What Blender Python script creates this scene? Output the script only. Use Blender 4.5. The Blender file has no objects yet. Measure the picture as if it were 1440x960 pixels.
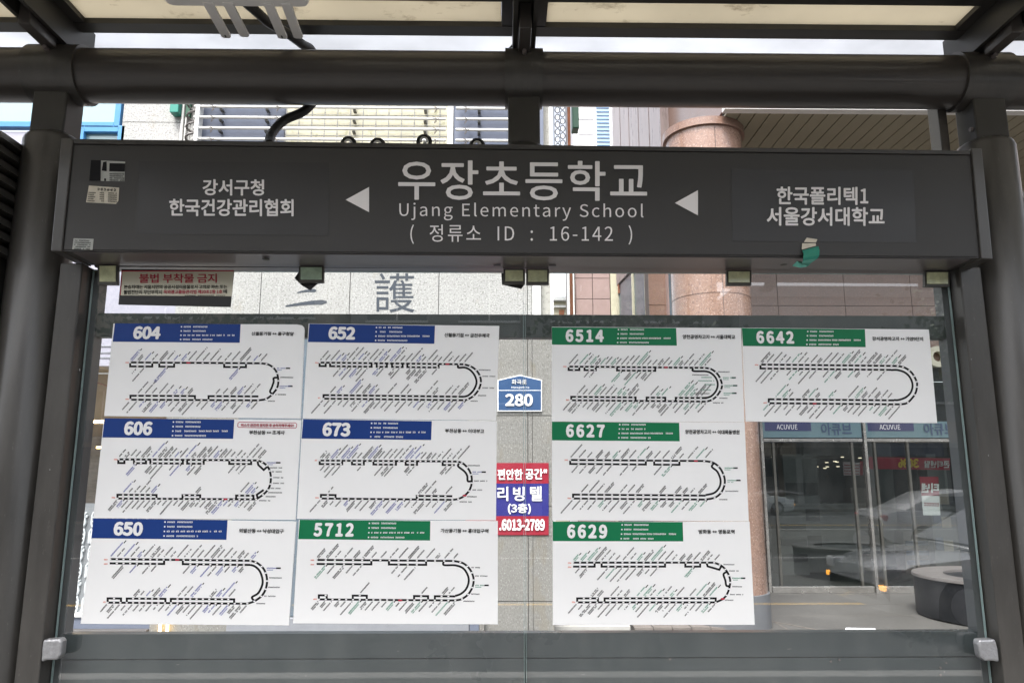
import bpy, bmesh, math, random
from mathutils import Vector, Matrix
random.seed(7)
R = math.radians
SC = bpy.context.scene
COL = SC.collection

# ------------------------------------------------------------------ camera, world, sun, exposure
CAM = Vector((0.0, -2.312442702, 1.6))
YAW, PITCH, ROLL, F = -0.014643387, 0.178594329, 0.00012631, 1050.0     # F in pixels of a 1440 px wide picture
_f = Vector((-math.sin(YAW)*math.cos(PITCH), math.cos(YAW)*math.cos(PITCH), math.sin(PITCH)))
_r = Vector((math.cos(YAW), math.sin(YAW), 0))
_u = _r.cross(_f)
RT = _r*math.cos(ROLL) + _u*math.sin(ROLL)
UP = -_r*math.sin(ROLL) + _u*math.cos(ROLL)
cam = bpy.data.objects.new('camera', bpy.data.cameras.new('camera'))
COL.objects.link(cam)
m = Matrix((RT, UP, -_f)).transposed().to_4x4(); m.translation = CAM
cam.matrix_world = m
cam.data.sensor_fit = 'HORIZONTAL'; cam.data.sensor_width = 36.0
cam.data.lens = 36.0*F/1440.0
cam.data.clip_start = 0.05; cam.data.clip_end = 600
SC.camera = cam

SUN_EL, SUN_AZ = R(58), R(200)          # azimuth from +Y, clockwise: from the street side
world = bpy.data.worlds.new('World'); SC.world = world
world.use_nodes = True
wn = world.node_tree.nodes; wl = world.node_tree.links
wn.clear()
sky = wn.new('ShaderNodeTexSky'); sky.sky_type = 'NISHITA'; sky.sun_disc = False
sky.sun_elevation = SUN_EL; sky.sun_rotation = SUN_AZ
sky.dust_density = 4.0; sky.air_density = 1.0; sky.ozone_density = 1.0
hs = wn.new('ShaderNodeHueSaturation'); hs.inputs['Saturation'].default_value = 0.32
bgn = wn.new('ShaderNodeBackground'); bgn.inputs['Strength'].default_value = 0.15
wo = wn.new('ShaderNodeOutputWorld')
wl.new(sky.outputs[0], hs.inputs['Color']); wl.new(hs.outputs[0], bgn.inputs['Color']); wl.new(bgn.outputs[0], wo.inputs['Surface'])
sl = bpy.data.lights.new('sun', 'SUN'); sl.energy = 1.4; sl.angle = R(18); sl.color = (1.0, 0.98, 0.95)
so = bpy.data.objects.new('sun', sl); COL.objects.link(so)
sd = Vector((math.sin(SUN_AZ)*math.cos(SUN_EL), math.cos(SUN_AZ)*math.cos(SUN_EL), math.sin(SUN_EL)))
so.rotation_euler = sd.to_track_quat('Z', 'Y').to_euler()
so.location = (0, -4, 30)
vs = SC.view_settings
vs.view_transform = 'Standard'; vs.look = 'None'; vs.gamma = 1.0; vs.use_curve_mapping = False
vs.exposure = 1.68
try:
    SC.cycles.max_bounces = 10; SC.cycles.transparent_max_bounces = 24
    SC.cycles.caustics_reflective = False; SC.cycles.caustics_refractive = False
except Exception: pass

# ------------------------------------------------------------------ helpers
def ray(px, py):
    return _f + RT*((px-720)/F) - UP*((py-480)/F)
def at(px, py, Y=0.0):                      # the point of the plane y = Y seen at a pixel of the 1440x960 photo
    d = ray(px, py); return CAM + d*((Y-CAM.y)/d.y)
def atz(px, py, Z):
    d = ray(px, py); return CAM + d*((Z-CAM.z)/d.z)
def atx(px, py, X):
    d = ray(px, py); return CAM + d*((X-CAM.x)/d.x)

ORI = {}
def thing(name, label, cat, loc=(0, 0, 0), group=None, kind=None):
    o = bpy.data.objects.new(name, None); COL.objects.link(o)
    o.location = loc; o.empty_display_size = 0.2
    o['label'] = label; o['category'] = cat
    if group: o['group'] = group
    if kind: o['kind'] = kind
    ORI[o.name] = Vector(loc)
    return o
def tag(o, label, cat, group=None, kind=None):
    o['label'] = label; o['category'] = cat
    if group: o['group'] = group
    if kind: o['kind'] = kind
    return o

class MB:
    def __init__(s): s.v = []; s.f = []; s.mi = []; s.sm = []; s.uv = None
    def poly(s, pts, mi=0, smooth=False):
        n = len(s.v); s.v += [Vector(p) for p in pts]; s.f.append(tuple(range(n, n+len(pts)))); s.mi.append(mi); s.sm.append(smooth)
    def hexa(s, a, b, mi=0):                # a, b: two matching quads
        n = len(s.v); s.v += [Vector(p) for p in list(a)+list(b)]; k = len(a)
        s.f.append(tuple(range(n+k-1, n-1, -1))); s.f.append(tuple(range(n+k, n+2*k)))
        s.mi += [mi, mi]; s.sm += [False, False]
        for i in range(k):
            j = (i+1) % k
            s.f.append((n+i, n+j, n+k+j, n+k+i)); s.mi.append(mi); s.sm.append(False)
    def box(s, x0, x1, y0, y1, z0, z1, mi=0):
        s.hexa([(x0,y0,z0),(x1,y0,z0),(x1,y1,z0),(x0,y1,z0)], [(x0,y0,z1),(x1,y0,z1),(x1,y1,z1),(x0,y1,z1)], mi)
    def slab(s, pts, dy, mi=0):             # front polygon extruded along +Y by dy
        s.hexa([Vector(p) for p in pts], [Vector(p)+Vector((0, dy, 0)) for p in pts], mi)
    def rings(s, rings, mi=0, caps=True, smooth=True, closed=True):
        n = len(s.v); k = len(rings[0])
        for r in rings: s.v += [Vector(p) for p in r]
        for a in range(len(rings)-1):
            for i in range(k if closed else k-1):
                j = (i+1) % k
                s.f.append((n+a*k+i, n+a*k+j, n+(a+1)*k+j, n+(a+1)*k+i)); s.mi.append(mi); s.sm.append(smooth)
        if caps:
            s.f.append(tuple(range(n+k-1, n-1, -1))); s.f.append(tuple(range(n+(len(rings)-1)*k, n+len(rings)*k)))
            s.mi += [mi, mi]; s.sm += [False, False]
    def lathe(s, c, prof, seg=32, mi=0, caps=True):   # prof: (radius, z)
        c = Vector(c)
        s.rings([[c+Vector((r*math.cos(2*math.pi*i/seg), r*math.sin(2*math.pi*i/seg), z)) for i in range(seg)] for r, z in prof], mi, caps)
    def tube(s, pts, r, seg=10, mi=0, caps=True):
        pts = [Vector(p) for p in pts]; rs = r if isinstance(r, (list, tuple)) else [r]*len(pts)
        out = []; prev = None
        for i, p in enumerate(pts):
            t = (pts[min(i+1, len(pts)-1)] - pts[max(i-1, 0)]).normalized()
            if prev is None:
                a = Vector((0, 0, 1)) if abs(t.z) < 0.9 else Vector((1, 0, 0))
                nrm = (a - t*a.dot(t)).normalized()
            else: nrm = (prev - t*prev.dot(t)).normalized()
            prev = nrm; bn = t.cross(nrm)
            out.append([p + (nrm*math.cos(2*math.pi*k/seg) + bn*math.sin(2*math.pi*k/seg))*rs[i] for k in range(seg)])
        s.rings(out, mi, caps)
    def build(s, name, mats, parent=None, bevel=0, loc=None, smooth_angle=None):
        me = bpy.data.meshes.new(name)
        if parent is not None: o0 = ORI[parent.name]
        elif loc is not None: o0 = Vector(loc)
        else:
            xs = [v.x for v in s.v]; ys = [v.y for v in s.v]; zs = [v.z for v in s.v]
            o0 = Vector(((min(xs)+max(xs))/2, (min(ys)+max(ys))/2, min(zs)))
        me.from_pydata([tuple(v-o0) for v in s.v], [], s.f)
        if not isinstance(mats, (list, tuple)): mats = [mats]
        for mm in mats: me.materials.append(mm)
        for p, k, sm in zip(me.polygons, s.mi, s.sm): p.material_index = k; p.use_smooth = sm
        me.validate()
        if any(s.sm) and len(s.f) < 20000: sharp = True
        else: sharp = False
        bm = bmesh.new(); bm.from_mesh(me); bmesh.ops.recalc_face_normals(bm, faces=bm.faces) if len(s.f) < 6000 and s.uv is None else None
        bm.to_mesh(me); bm.free()
        if sharp: me.set_sharp_from_angle(angle=R(38))
        o = bpy.data.objects.new(name, me); COL.objects.link(o)
        if parent is not None: o.parent = parent
        else: o.location = o0
        ORI[o.name] = o0.copy()
        if bevel:
            b = o.modifiers.new('bevel', 'BEVEL'); b.width = bevel; b.segments = 2; b.limit_method = 'ANGLE'; b.angle_limit = R(40)
        return o

def copy_tree(o, parent=None):
    c = o.copy(); COL.objects.link(c)
    if parent is not None: c.parent = parent
    ORI[c.name] = ORI[o.name].copy()
    for ch in list(o.children): copy_tree(ch, c)
    return c

# ------------------------------------------------------------------ materials
MATS = {}
def mat(name, col, rough=0.5, metal=0.0, var=0.0, vscale=6.0, bump=0.0, bscale=40.0, coat=0.0, spec=0.5, stretch=None, speck=None, emit=None, es=1.0):
    m = bpy.data.materials.new(name); m.use_nodes = True
    nt = m.node_tree; n = nt.nodes; l = nt.links
    b = n['Principled BSDF']
    b.inputs['Base Color'].default_value = (*col, 1); b.inputs['Roughness'].default_value = rough
    b.inputs['Metallic'].default_value = metal
    b.inputs['Specular IOR Level'].default_value = spec
    if coat: b.inputs['Coat Weight'].default_value = coat; b.inputs['Coat Roughness'].default_value = 0.12
    if emit: b.inputs['Emission Color'].default_value = (*emit, 1); b.inputs['Emission Strength'].default_value = es
    if var or bump or speck:
        tc = n.new('ShaderNodeTexCoord'); src = tc.outputs['Object']
        if stretch:
            mp = n.new('ShaderNodeMapping'); mp.inputs['Scale'].default_value = stretch; l.new(src, mp.inputs['Vector']); src = mp.outputs[0]
    cur = None
    if var:
        nz = n.new('ShaderNodeTexNoise'); nz.inputs['Scale'].default_value = vscale; nz.inputs['Detail'].default_value = 6; nz.inputs['Roughness'].default_value = 0.65
        l.new(src, nz.inputs['Vector'])
        rp = n.new('ShaderNodeValToRGB')
        rp.color_ramp.elements[0].position = 0.3; rp.color_ramp.elements[1].position = 0.7
        rp.color_ramp.elements[0].color = (*[max(0, c*(1-var)) for c in col], 1)
        rp.color_ramp.elements[1].color = (*[min(1, c*(1+var)) for c in col], 1)
        l.new(nz.outputs['Fac'], rp.inputs[0]); cur = rp.outputs[0]
        rr = n.new('ShaderNodeMapRange'); rr.inputs['To Min'].default_value = max(0.02, rough-0.12); rr.inputs['To Max'].default_value = min(1, rough+0.12)
        l.new(nz.outputs['Fac'], rr.inputs['Value']); l.new(rr.outputs[0], b.inputs['Roughness'])
    if speck:                                # list of (scale, threshold, colour, strength)
        if cur is None:
            rgb = n.new('ShaderNodeRGB'); rgb.outputs[0].default_value = (*col, 1); cur = rgb.outputs[0]
        for sc, th, c2, st in speck:
            z = n.new('ShaderNodeTexNoise'); z.inputs['Scale'].default_value = sc; z.inputs['Detail'].default_value = 3; z.inputs['Roughness'].default_value = 0.7
            l.new(src, z.inputs['Vector'])
            mr = n.new('ShaderNodeMapRange'); mr.inputs['From Min'].default_value = th; mr.inputs['From Max'].default_value = th+0.06
            mr.inputs['To Max'].default_value = st
            l.new(z.outputs['Fac'], mr.inputs['Value'])
            mx = n.new('ShaderNodeMixRGB'); mx.inputs['Color2'].default_value = (*c2, 1)
            l.new(mr.outputs[0], mx.inputs['Fac']); l.new(cur, mx.inputs['Color1']); cur = mx.outputs[0]
    if cur is not None: l.new(cur, b.inputs['Base Color'])
    if bump:
        z = n.new('ShaderNodeTexNoise'); z.inputs['Scale'].default_value = bscale; z.inputs['Detail'].default_value = 5
        l.new(src, z.inputs['Vector'])
        bp = n.new('ShaderNodeBump'); bp.inputs['Strength'].default_value = bump; bp.inputs['Distance'].default_value = 0.01
        l.new(z.outputs['Fac'], bp.inputs['Height']); l.new(bp.outputs[0], b.inputs['Normal'])
    MATS[name] = m
    return m

def glassmat(name, tint, base, edge, rough=0.0, glosscol=(1, 1, 1), dirt=0.0):
    m = bpy.data.materials.new(name); m.use_nodes = True
    nt = m.node_tree; n = nt.nodes; l = nt.links; n.clear()
    out = n.new('ShaderNodeOutputMaterial'); tr = n.new('ShaderNodeBsdfTransparent'); gl = n.new('ShaderNodeBsdfGlossy')
    tr.inputs['Color'].default_value = (*tint, 1); gl.inputs['Roughness'].default_value = rough; gl.inputs['Color'].default_value = (*glosscol, 1)
    lw = n.new('ShaderNodeLayerWeight'); lw.inputs['Blend'].default_value = 0.5
    pw = n.new('ShaderNodeMath'); pw.operation = 'POWER'; pw.inputs[1].default_value = 4.5
    mr = n.new('ShaderNodeMapRange'); mr.inputs['To Min'].default_value = base; mr.inputs['To Max'].default_value = edge
    mx = n.new('ShaderNodeMixShader')
    l.new(lw.outputs['Facing'], pw.inputs[0]); l.new(pw.outputs[0], mr.inputs['Value'])
    l.new(mr.outputs[0], mx.inputs['Fac']); l.new(tr.outputs[0], mx.inputs[1]); l.new(gl.outputs[0], mx.inputs[2])
    last = mx.outputs[0]
    if dirt:
        df = n.new('ShaderNodeBsdfDiffuse'); df.inputs['Color'].default_value = (0.6, 0.6, 0.57, 1)
        tc = n.new('ShaderNodeTexCoord'); z = n.new('ShaderNodeTexNoise'); z.inputs['Scale'].default_value = 5; z.inputs['Detail'].default_value = 8; z.inputs['Roughness'].default_value = 0.7
        mp = n.new('ShaderNodeMapping'); mp.inputs['Scale'].default_value = (1.6, 1, 0.7)
        l.new(tc.outputs['Object'], mp.inputs[0]); l.new(mp.outputs[0], z.inputs['Vector'])
        m2 = n.new('ShaderNodeMapRange'); m2.inputs['From Min'].default_value = 0.45; m2.inputs['From Max'].default_value = 0.8; m2.inputs['To Max'].default_value = dirt
        l.new(z.outputs['Fac'], m2.inputs['Value'])
        mm = n.new('ShaderNodeMixShader'); l.new(m2.outputs[0], mm.inputs['Fac']); l.new(last, mm.inputs[1]); l.new(df.outputs[0], mm.inputs[2]); last = mm.outputs[0]
    l.new(last, out.inputs['Surface'])
    return m

def translucent(name, col, tfac=0.6, clear=0.0, var=0.15, vscale=5, stretch=(1, 1, 1), stains=None):
    m = bpy.data.materials.new(name); m.use_nodes = True
    nt = m.node_tree; n = nt.nodes; l = nt.links; n.clear()
    out = n.new('ShaderNodeOutputMaterial'); df = n.new('ShaderNodeBsdfDiffuse'); tl = n.new('ShaderNodeBsdfTranslucent'); mx = n.new('ShaderNodeMixShader')
    mx.inputs['Fac'].default_value = tfac
    tc = n.new('ShaderNodeTexCoord'); mp = n.new('ShaderNodeMapping'); mp.inputs['Scale'].default_value = stretch
    z = n.new('ShaderNodeTexNoise'); z.inputs['Scale'].default_value = vscale; z.inputs['Detail'].default_value = 7
    rp = n.new('ShaderNodeValToRGB'); rp.color_ramp.elements[0].position = 0.3; rp.color_ramp.elements[1].position = 0.7
    rp.color_ramp.elements[0].color = (*[c*(1-var) for c in col], 1); rp.color_ramp.elements[1].color = (*[min(1, c*(1+var)) for c in col], 1)
    l.new(tc.outputs['Object'], mp.inputs[0]); l.new(mp.outputs[0], z.inputs['Vector']); l.new(z.outputs['Fac'], rp.inputs[0])
    cur = rp.outputs[0]
    if stains:
        z2 = n.new('ShaderNodeTexNoise'); z2.inputs['Scale'].default_value = stains[0]; z2.inputs['Detail'].default_value = 6; z2.inputs['Roughness'].default_value = 0.75
        mp2 = n.new('ShaderNodeMapping'); mp2.inputs['Scale'].default_value = (1, 1.6, 1); l.new(tc.outputs['Object'], mp2.inputs[0]); l.new(mp2.outputs[0], z2.inputs['Vector'])
        mr = n.new('ShaderNodeMapRange'); mr.inputs['From Min'].default_value = stains[1]; mr.inputs['From Max'].default_value = stains[1]+0.12; mr.inputs['To Max'].default_value = stains[2]
        l.new(z2.outputs['Fac'], mr.inputs['Value'])
        mc = n.new('ShaderNodeMixRGB'); mc.inputs['Color2'].default_value = (0.16, 0.12, 0.07, 1)
        l.new(mr.outputs[0], mc.inputs['Fac']); l.new(cur, mc.inputs['Color1']); cur = mc.outputs[0]
    l.new(cur, df.inputs['Color']); l.new(cur, tl.inputs['Color'])
    l.new(df.outputs[0], mx.inputs[1]); l.new(tl.outputs[0], mx.inputs[2]); last = mx.outputs[0]
    if clear:
        tr = n.new('ShaderNodeBsdfTransparent'); m2 = n.new('ShaderNodeMixShader'); m2.inputs['Fac'].default_value = clear
        l.new(last, m2.inputs[1]); l.new(tr.outputs[0], m2.inputs[2]); last = m2.outputs[0]
    l.new(last, out.inputs['Surface'])
    return m

M = dict(
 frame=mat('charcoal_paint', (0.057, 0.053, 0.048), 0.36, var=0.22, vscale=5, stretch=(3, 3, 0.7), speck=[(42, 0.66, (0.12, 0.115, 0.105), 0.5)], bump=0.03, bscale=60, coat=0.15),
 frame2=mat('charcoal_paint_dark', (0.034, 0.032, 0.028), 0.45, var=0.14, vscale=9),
 pipe=mat('brown_grey_paint', (0.059, 0.052, 0.047), 0.38, var=0.22, vscale=4, stretch=(0.4, 4, 4), bump=0.02, coat=0.2),
 signface=mat('sign_charcoal', (0.031, 0.029, 0.027), 0.5, var=0.07, vscale=3),
 signbox=mat('sign_box_grey', (0.046, 0.043, 0.040), 0.4, var=0.1, vscale=6),
 underside=mat('sign_underside_metal', (0.155, 0.137, 0.137), 0.35, metal=0.3, var=0.1, vscale=4, stretch=(0.3, 3, 3)),
 film=mat('dark_film', (0.022, 0.0205, 0.0195), 0.4, var=0.06, vscale=4),
 letter=mat('silver_white_lettering', (0.86, 0.83, 0.82), 0.5),
 rail=mat('rail_green_grey', (0.048, 0.058, 0.055), 0.4, var=0.15, vscale=7),
 panel=mat('lower_panel_grey', (0.064, 0.075, 0.078), 0.30, var=0.1, vscale=1.3, coat=0.2),
 seam=mat('seam_dark', (0.03, 0.032, 0.033), 0.6),
 board=mat('white_print_board', (0.85, 0.85, 0.845), 0.40, var=0.03, vscale=2.2),
 blue=mat('print_blue', (0.008, 0.040, 0.20), 0.42, var=0.05, vscale=4, spec=0.25),
 green=mat('print_green', (0.006, 0.165, 0.066), 0.42, var=0.05, vscale=4, spec=0.25),
 ink=mat('print_black', (0.008, 0.008, 0.009), 0.6, spec=0.15),
 inkblue=mat('print_ink_blue', (0.06, 0.08, 0.34), 0.5),
 inkgreen=mat('print_ink_green', (0.03, 0.25, 0.15), 0.5),
 red=mat('print_red', (0.42, 0.015, 0.045), 0.5),
 orange=mat('print_orange', (0.72, 0.16, 0.09), 0.5),
 white=mat('print_white', (0.82, 0.82, 0.82), 0.45),
 chrome=mat('hammered_steel', (0.36, 0.36, 0.37), 0.42, metal=0.6, var=0.14, vscale=70, bump=0.35, bscale=90),
 clip=mat('clip_olive_glass', (0.66, 0.68, 0.42), 0.22, metal=0.05, var=0.25, vscale=30, coat=0.6),
 clipgreen=mat('clip_green_glass', (0.42, 0.56, 0.42), 0.18, var=0.3, vscale=22, coat=0.6),
 clipframe=mat('clip_dark_metal', (0.075, 0.072, 0.062), 0.4),
 bracket=mat('clip_bracket_metal', (0.19, 0.165, 0.16), 0.4, metal=0.3),
 black=mat('black_rubber', (0.012, 0.012, 0.012), 0.55),
 scuff=mat('dull_scuff', (0.20, 0.20, 0.195), 0.7),
 cable=mat('black_cable', (0.022, 0.02, 0.018), 0.5, bump=0.2, bscale=120),
 apwhite=mat('device_white', (0.86, 0.84, 0.82), 0.4, var=0.04),
 cream=mat('notice_cream', (0.62, 0.59, 0.46), 0.5, var=0.03),
 label=mat('sticker_beige', (0.58, 0.53, 0.43), 0.55, var=0.12, vscale=40),
 labelw=mat('sticker_grey', (0.40, 0.41, 0.38), 0.5, var=0.1, vscale=40),
 tape=mat('green_tape', (0.012, 0.20, 0.14), 0.35, var=0.15, vscale=40),
 tapelight=mat('green_tape_back', (0.10, 0.34, 0.27), 0.5, var=0.2, vscale=60),
 granite=mat('pale_granite', (0.38, 0.378, 0.365), 0.8, var=0.08, vscale=1.2, bump=0.5, bscale=60, speck=[(48, 0.53, (0.19, 0.185, 0.175), 0.7), (70, 0.57, (0.64, 0.64, 0.62), 0.85), (3.0, 0.60, (0.31, 0.28, 0.22), 0.3)]),
 granitelow=mat('street_level_granite', (0.205, 0.20, 0.185), 0.8, var=0.14, vscale=1.4, bump=0.5, bscale=60, stretch=(1.6, 1, 0.6), speck=[(48, 0.53, (0.14, 0.135, 0.12), 0.7), (70, 0.57, (0.38, 0.375, 0.36), 0.85), (2.2, 0.56, (0.19, 0.165, 0.12), 0.4)]),  # shade near the ground and brown stains are both put into this colour
 granitedark=mat('shaded_granite', (0.42, 0.41, 0.37), 0.8, var=0.1, vscale=1.2, bump=0.4, bscale=50, speck=[(38, 0.55, (0.27, 0.26, 0.24), 0.7)]),
 joint=mat('joint_grey', (0.16, 0.155, 0.145), 0.9),
 pink=mat('pink_granite', (0.27, 0.165, 0.122), 0.27, var=0.12, vscale=2.0, speck=[(40, 0.55, (0.17, 0.105, 0.085), 0.85), (60, 0.57, (0.50, 0.37, 0.31), 0.8)], coat=0.35),
 pinkwall=mat('pink_granite_wall', (0.225, 0.135, 0.10), 0.34, var=0.12, vscale=1.4, speck=[(40, 0.55, (0.17, 0.11, 0.09), 0.8), (60, 0.58, (0.42, 0.30, 0.25), 0.7)], coat=0.25),
 pinkjoint=mat('pink_joint', (0.13, 0.10, 0.09), 0.9),
 plinth=mat('grey_plinth_stone', (0.12, 0.125, 0.135), 0.5, var=0.1),
 carve=mat('carved_paint_slate', (0.040, 0.050, 0.066), 0.7, var=0.2, vscale=20),
 soffit=mat('soffit_taupe', (0.32, 0.295, 0.215), 0.5, var=0.06, vscale=2),
 soffitgap=mat('soffit_gap', (0.03, 0.026, 0.022), 0.8),
 whitetrim=mat('white_trim', (0.80, 0.80, 0.78), 0.5, var=0.04),
 slate=mat('slate_blue_grille', (0.125, 0.145, 0.20), 0.6, var=0.12, vscale=3),
 mossy=mat('mossy_cream_wall', (0.64, 0.61, 0.47), 0.85, var=0.14, vscale=2.5, speck=[(9, 0.58, (0.38, 0.37, 0.20), 0.55)], bump=0.3),
 steel=mat('galvanised_rail', (0.62, 0.61, 0.58), 0.4, metal=0.2, var=0.1),
 rust=mat('rust_brown', (0.30, 0.11, 0.05), 0.7, var=0.2, vscale=8),
 bluealu=mat('blue_aluminium', (0.06, 0.235, 0.48), 0.35, var=0.06),
 skypane=mat('window_pane_reflective', (0.28, 0.42, 0.44), 0.06, var=0.06, vscale=1.0, coat=0.5),  # pale sky reflection put into the base colour
 greenbox=mat('green_enamel', (0.02, 0.22, 0.17), 0.4),
 greendark=mat('dark_green_enamel', (0.008, 0.075, 0.035), 0.4),
 lilac=mat('shutter_lilac', (0.36, 0.355, 0.42), 0.45, var=0.05),
 rebate=mat('rebate_grey', (0.085, 0.092, 0.096), 0.4, var=0.1),
 warmwall=mat('shop_warm_wall', (0.55, 0.44, 0.30), 0.7, var=0.12, vscale=1.5),
 glowtube=mat('reflected_glow', (1, 0.8, 0.5), 0.5, emit=(1.0, 0.66, 0.26), es=2.5),
 warmlamp=mat('warm_lamp', (1, 0.8, 0.5), 0.5, emit=(1.0, 0.66, 0.26), es=9.0),
 spot=mat('white_lamp', (1, 0.95, 0.85), 0.5, emit=(1.0, 0.86, 0.62), es=0.7),
 frost=mat('frosted_vinyl', (0.62, 0.66, 0.68), 0.6, var=0.1, vscale=20),
 greyalu=mat('grey_aluminium', (0.30, 0.31, 0.34), 0.4, metal=0.3, var=0.08),
 doorsteel=mat('door_stainless', (0.50, 0.48, 0.45), 0.25, metal=0.8, var=0.2, vscale=6),
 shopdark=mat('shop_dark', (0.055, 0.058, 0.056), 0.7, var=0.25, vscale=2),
 shopgrey=mat('shop_grey', (0.16, 0.165, 0.16), 0.7, var=0.2, vscale=2),
 aqua=mat('banner_aqua', (0.115, 0.195, 0.22), 0.4),
 navy=mat('banner_navy', (0.03, 0.035, 0.11), 0.4),
 letnavy=mat('letter_navy', (0.05, 0.08, 0.15), 0.4),
 bred=mat('banner_red', (0.29, 0.018, 0.036), 0.35, var=0.06),
 bblue=mat('banner_blue', (0.032, 0.032, 0.19), 0.3, var=0.15, vscale=3),
 plaque=mat('plaque_blue', (0.028, 0.075, 0.18), 0.35),
 ivory=mat('letter_ivory', (0.62, 0.60, 0.47), 0.45),
 pave=mat('paving', (0.088, 0.085, 0.080), 0.7, var=0.22, vscale=1.3, bump=0.2, speck=[(20, 0.58, (0.13, 0.125, 0.118), 0.5)]),
 asphalt=mat('asphalt', (0.055, 0.056, 0.058), 0.85, var=0.2, vscale=1.0, bump=0.3, bscale=80),
 kerb=mat('kerb_stone', (0.38, 0.37, 0.35), 0.8, var=0.1),
 paintw=mat('road_white', (0.75, 0.75, 0.73), 0.7, var=0.1),
 painty=mat('road_yellow', (0.70, 0.42, 0.05), 0.7, var=0.1),
 blackstone=mat('black_granite', (0.010, 0.011, 0.013), 0.45, var=0.2, vscale=4, spec=0.2, speck=[(90, 0.62, (0.10, 0.10, 0.11), 0.6)]),
 rimstone=mat('rim_stone', (0.125, 0.115, 0.11), 0.4, var=0.1),
 soil=mat('soil', (0.05, 0.04, 0.03), 0.9, var=0.3, vscale=9),
 timber=mat('weathered_timber', (0.16, 0.14, 0.125), 0.8, var=0.3, vscale=8, stretch=(1, 6, 6)),
 paper=mat('paper', (0.80, 0.80, 0.84), 0.7),
 bldw=mat('far_white_wall', (0.74, 0.74, 0.76), 0.7, var=0.05),
 bldcream=mat('far_cream_wall', (0.66, 0.62, 0.46), 0.7, var=0.06),
 bldpink=mat('far_pink_stone', (0.42, 0.30, 0.28), 0.5, var=0.08, vscale=0.8),
 bldgrey=mat('street_grey_wall', (0.30, 0.30, 0.29), 0.8, var=0.12, vscale=0.5),
 bldtan=mat('street_tan_wall', (0.42, 0.36, 0.29), 0.8, var=0.12, vscale=0.5),
 purple=mat('alley_panel_brown', (0.30, 0.255, 0.25), 0.3, var=0.2, vscale=3, stretch=(4, 4, 0.6)),
 louver=mat('louver_blue', (0.30, 0.45, 0.62), 0.5),
 darkpane=mat('dark_pane', (0.035, 0.045, 0.05), 0.08, coat=0.5),
 alleyglass=mat('alley_glass_slate', (0.12, 0.15, 0.18), 0.15, var=0.15, vscale=2),
 silver=mat('car_silver', (0.55, 0.57, 0.58), 0.25, metal=0.4, coat=0.8),
 carwhite=mat('car_white', (0.78, 0.80, 0.80), 0.3, coat=0.8),
 cardark=mat('car_black', (0.02, 0.021, 0.023), 0.25, coat=0.8),
 tyre=mat('tyre_rubber', (0.02, 0.02, 0.02), 0.8),
 lampclear=mat('headlamp_clear', (0.75, 0.77, 0.78), 0.1, coat=1.0),
 amber=mat('amber_lamp', (0.9, 0.4, 0.05), 0.3, emit=(1.0, 0.42, 0.05), es=3.0),
 leaf=mat('leaf_green', (0.045, 0.085, 0.025), 0.6, var=0.4, vscale=3),
 bark=mat('bark', (0.12, 0.095, 0.07), 0.9, var=0.3, vscale=12, bump=0.5),
 yellow=mat('banner_yellow', (0.85, 0.60, 0.06), 0.5),
)
GLASS = glassmat('shelter_glass', (0.955, 0.972, 0.962), 0.10, 0.75, 0.0, dirt=0.085)
GEDGE = mat('glass_edge_green', (0.36, 0.47, 0.46), 0.25, coat=0.5)
SHOPGLASS = glassmat('storefront_glass', (0.62, 0.66, 0.64), 0.14, 0.9, 0.0, (0.9, 0.95, 0.93))
ROOFCLEAR = translucent('roof_sheet', (0.56, 0.575, 0.60), 0.75, clear=0.12, var=0.16, vscale=2.5)
ROOFCREAM = translucent('roof_panel', (0.62, 0.60, 0.55), 0.6, var=0.08, vscale=3)
CREAMLIGHT = translucent('lamp_diffuser', (0.64, 0.60, 0.51), 0.55, var=0.05, vscale=4, stains=(7.0, 0.60, 0.55))

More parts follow.
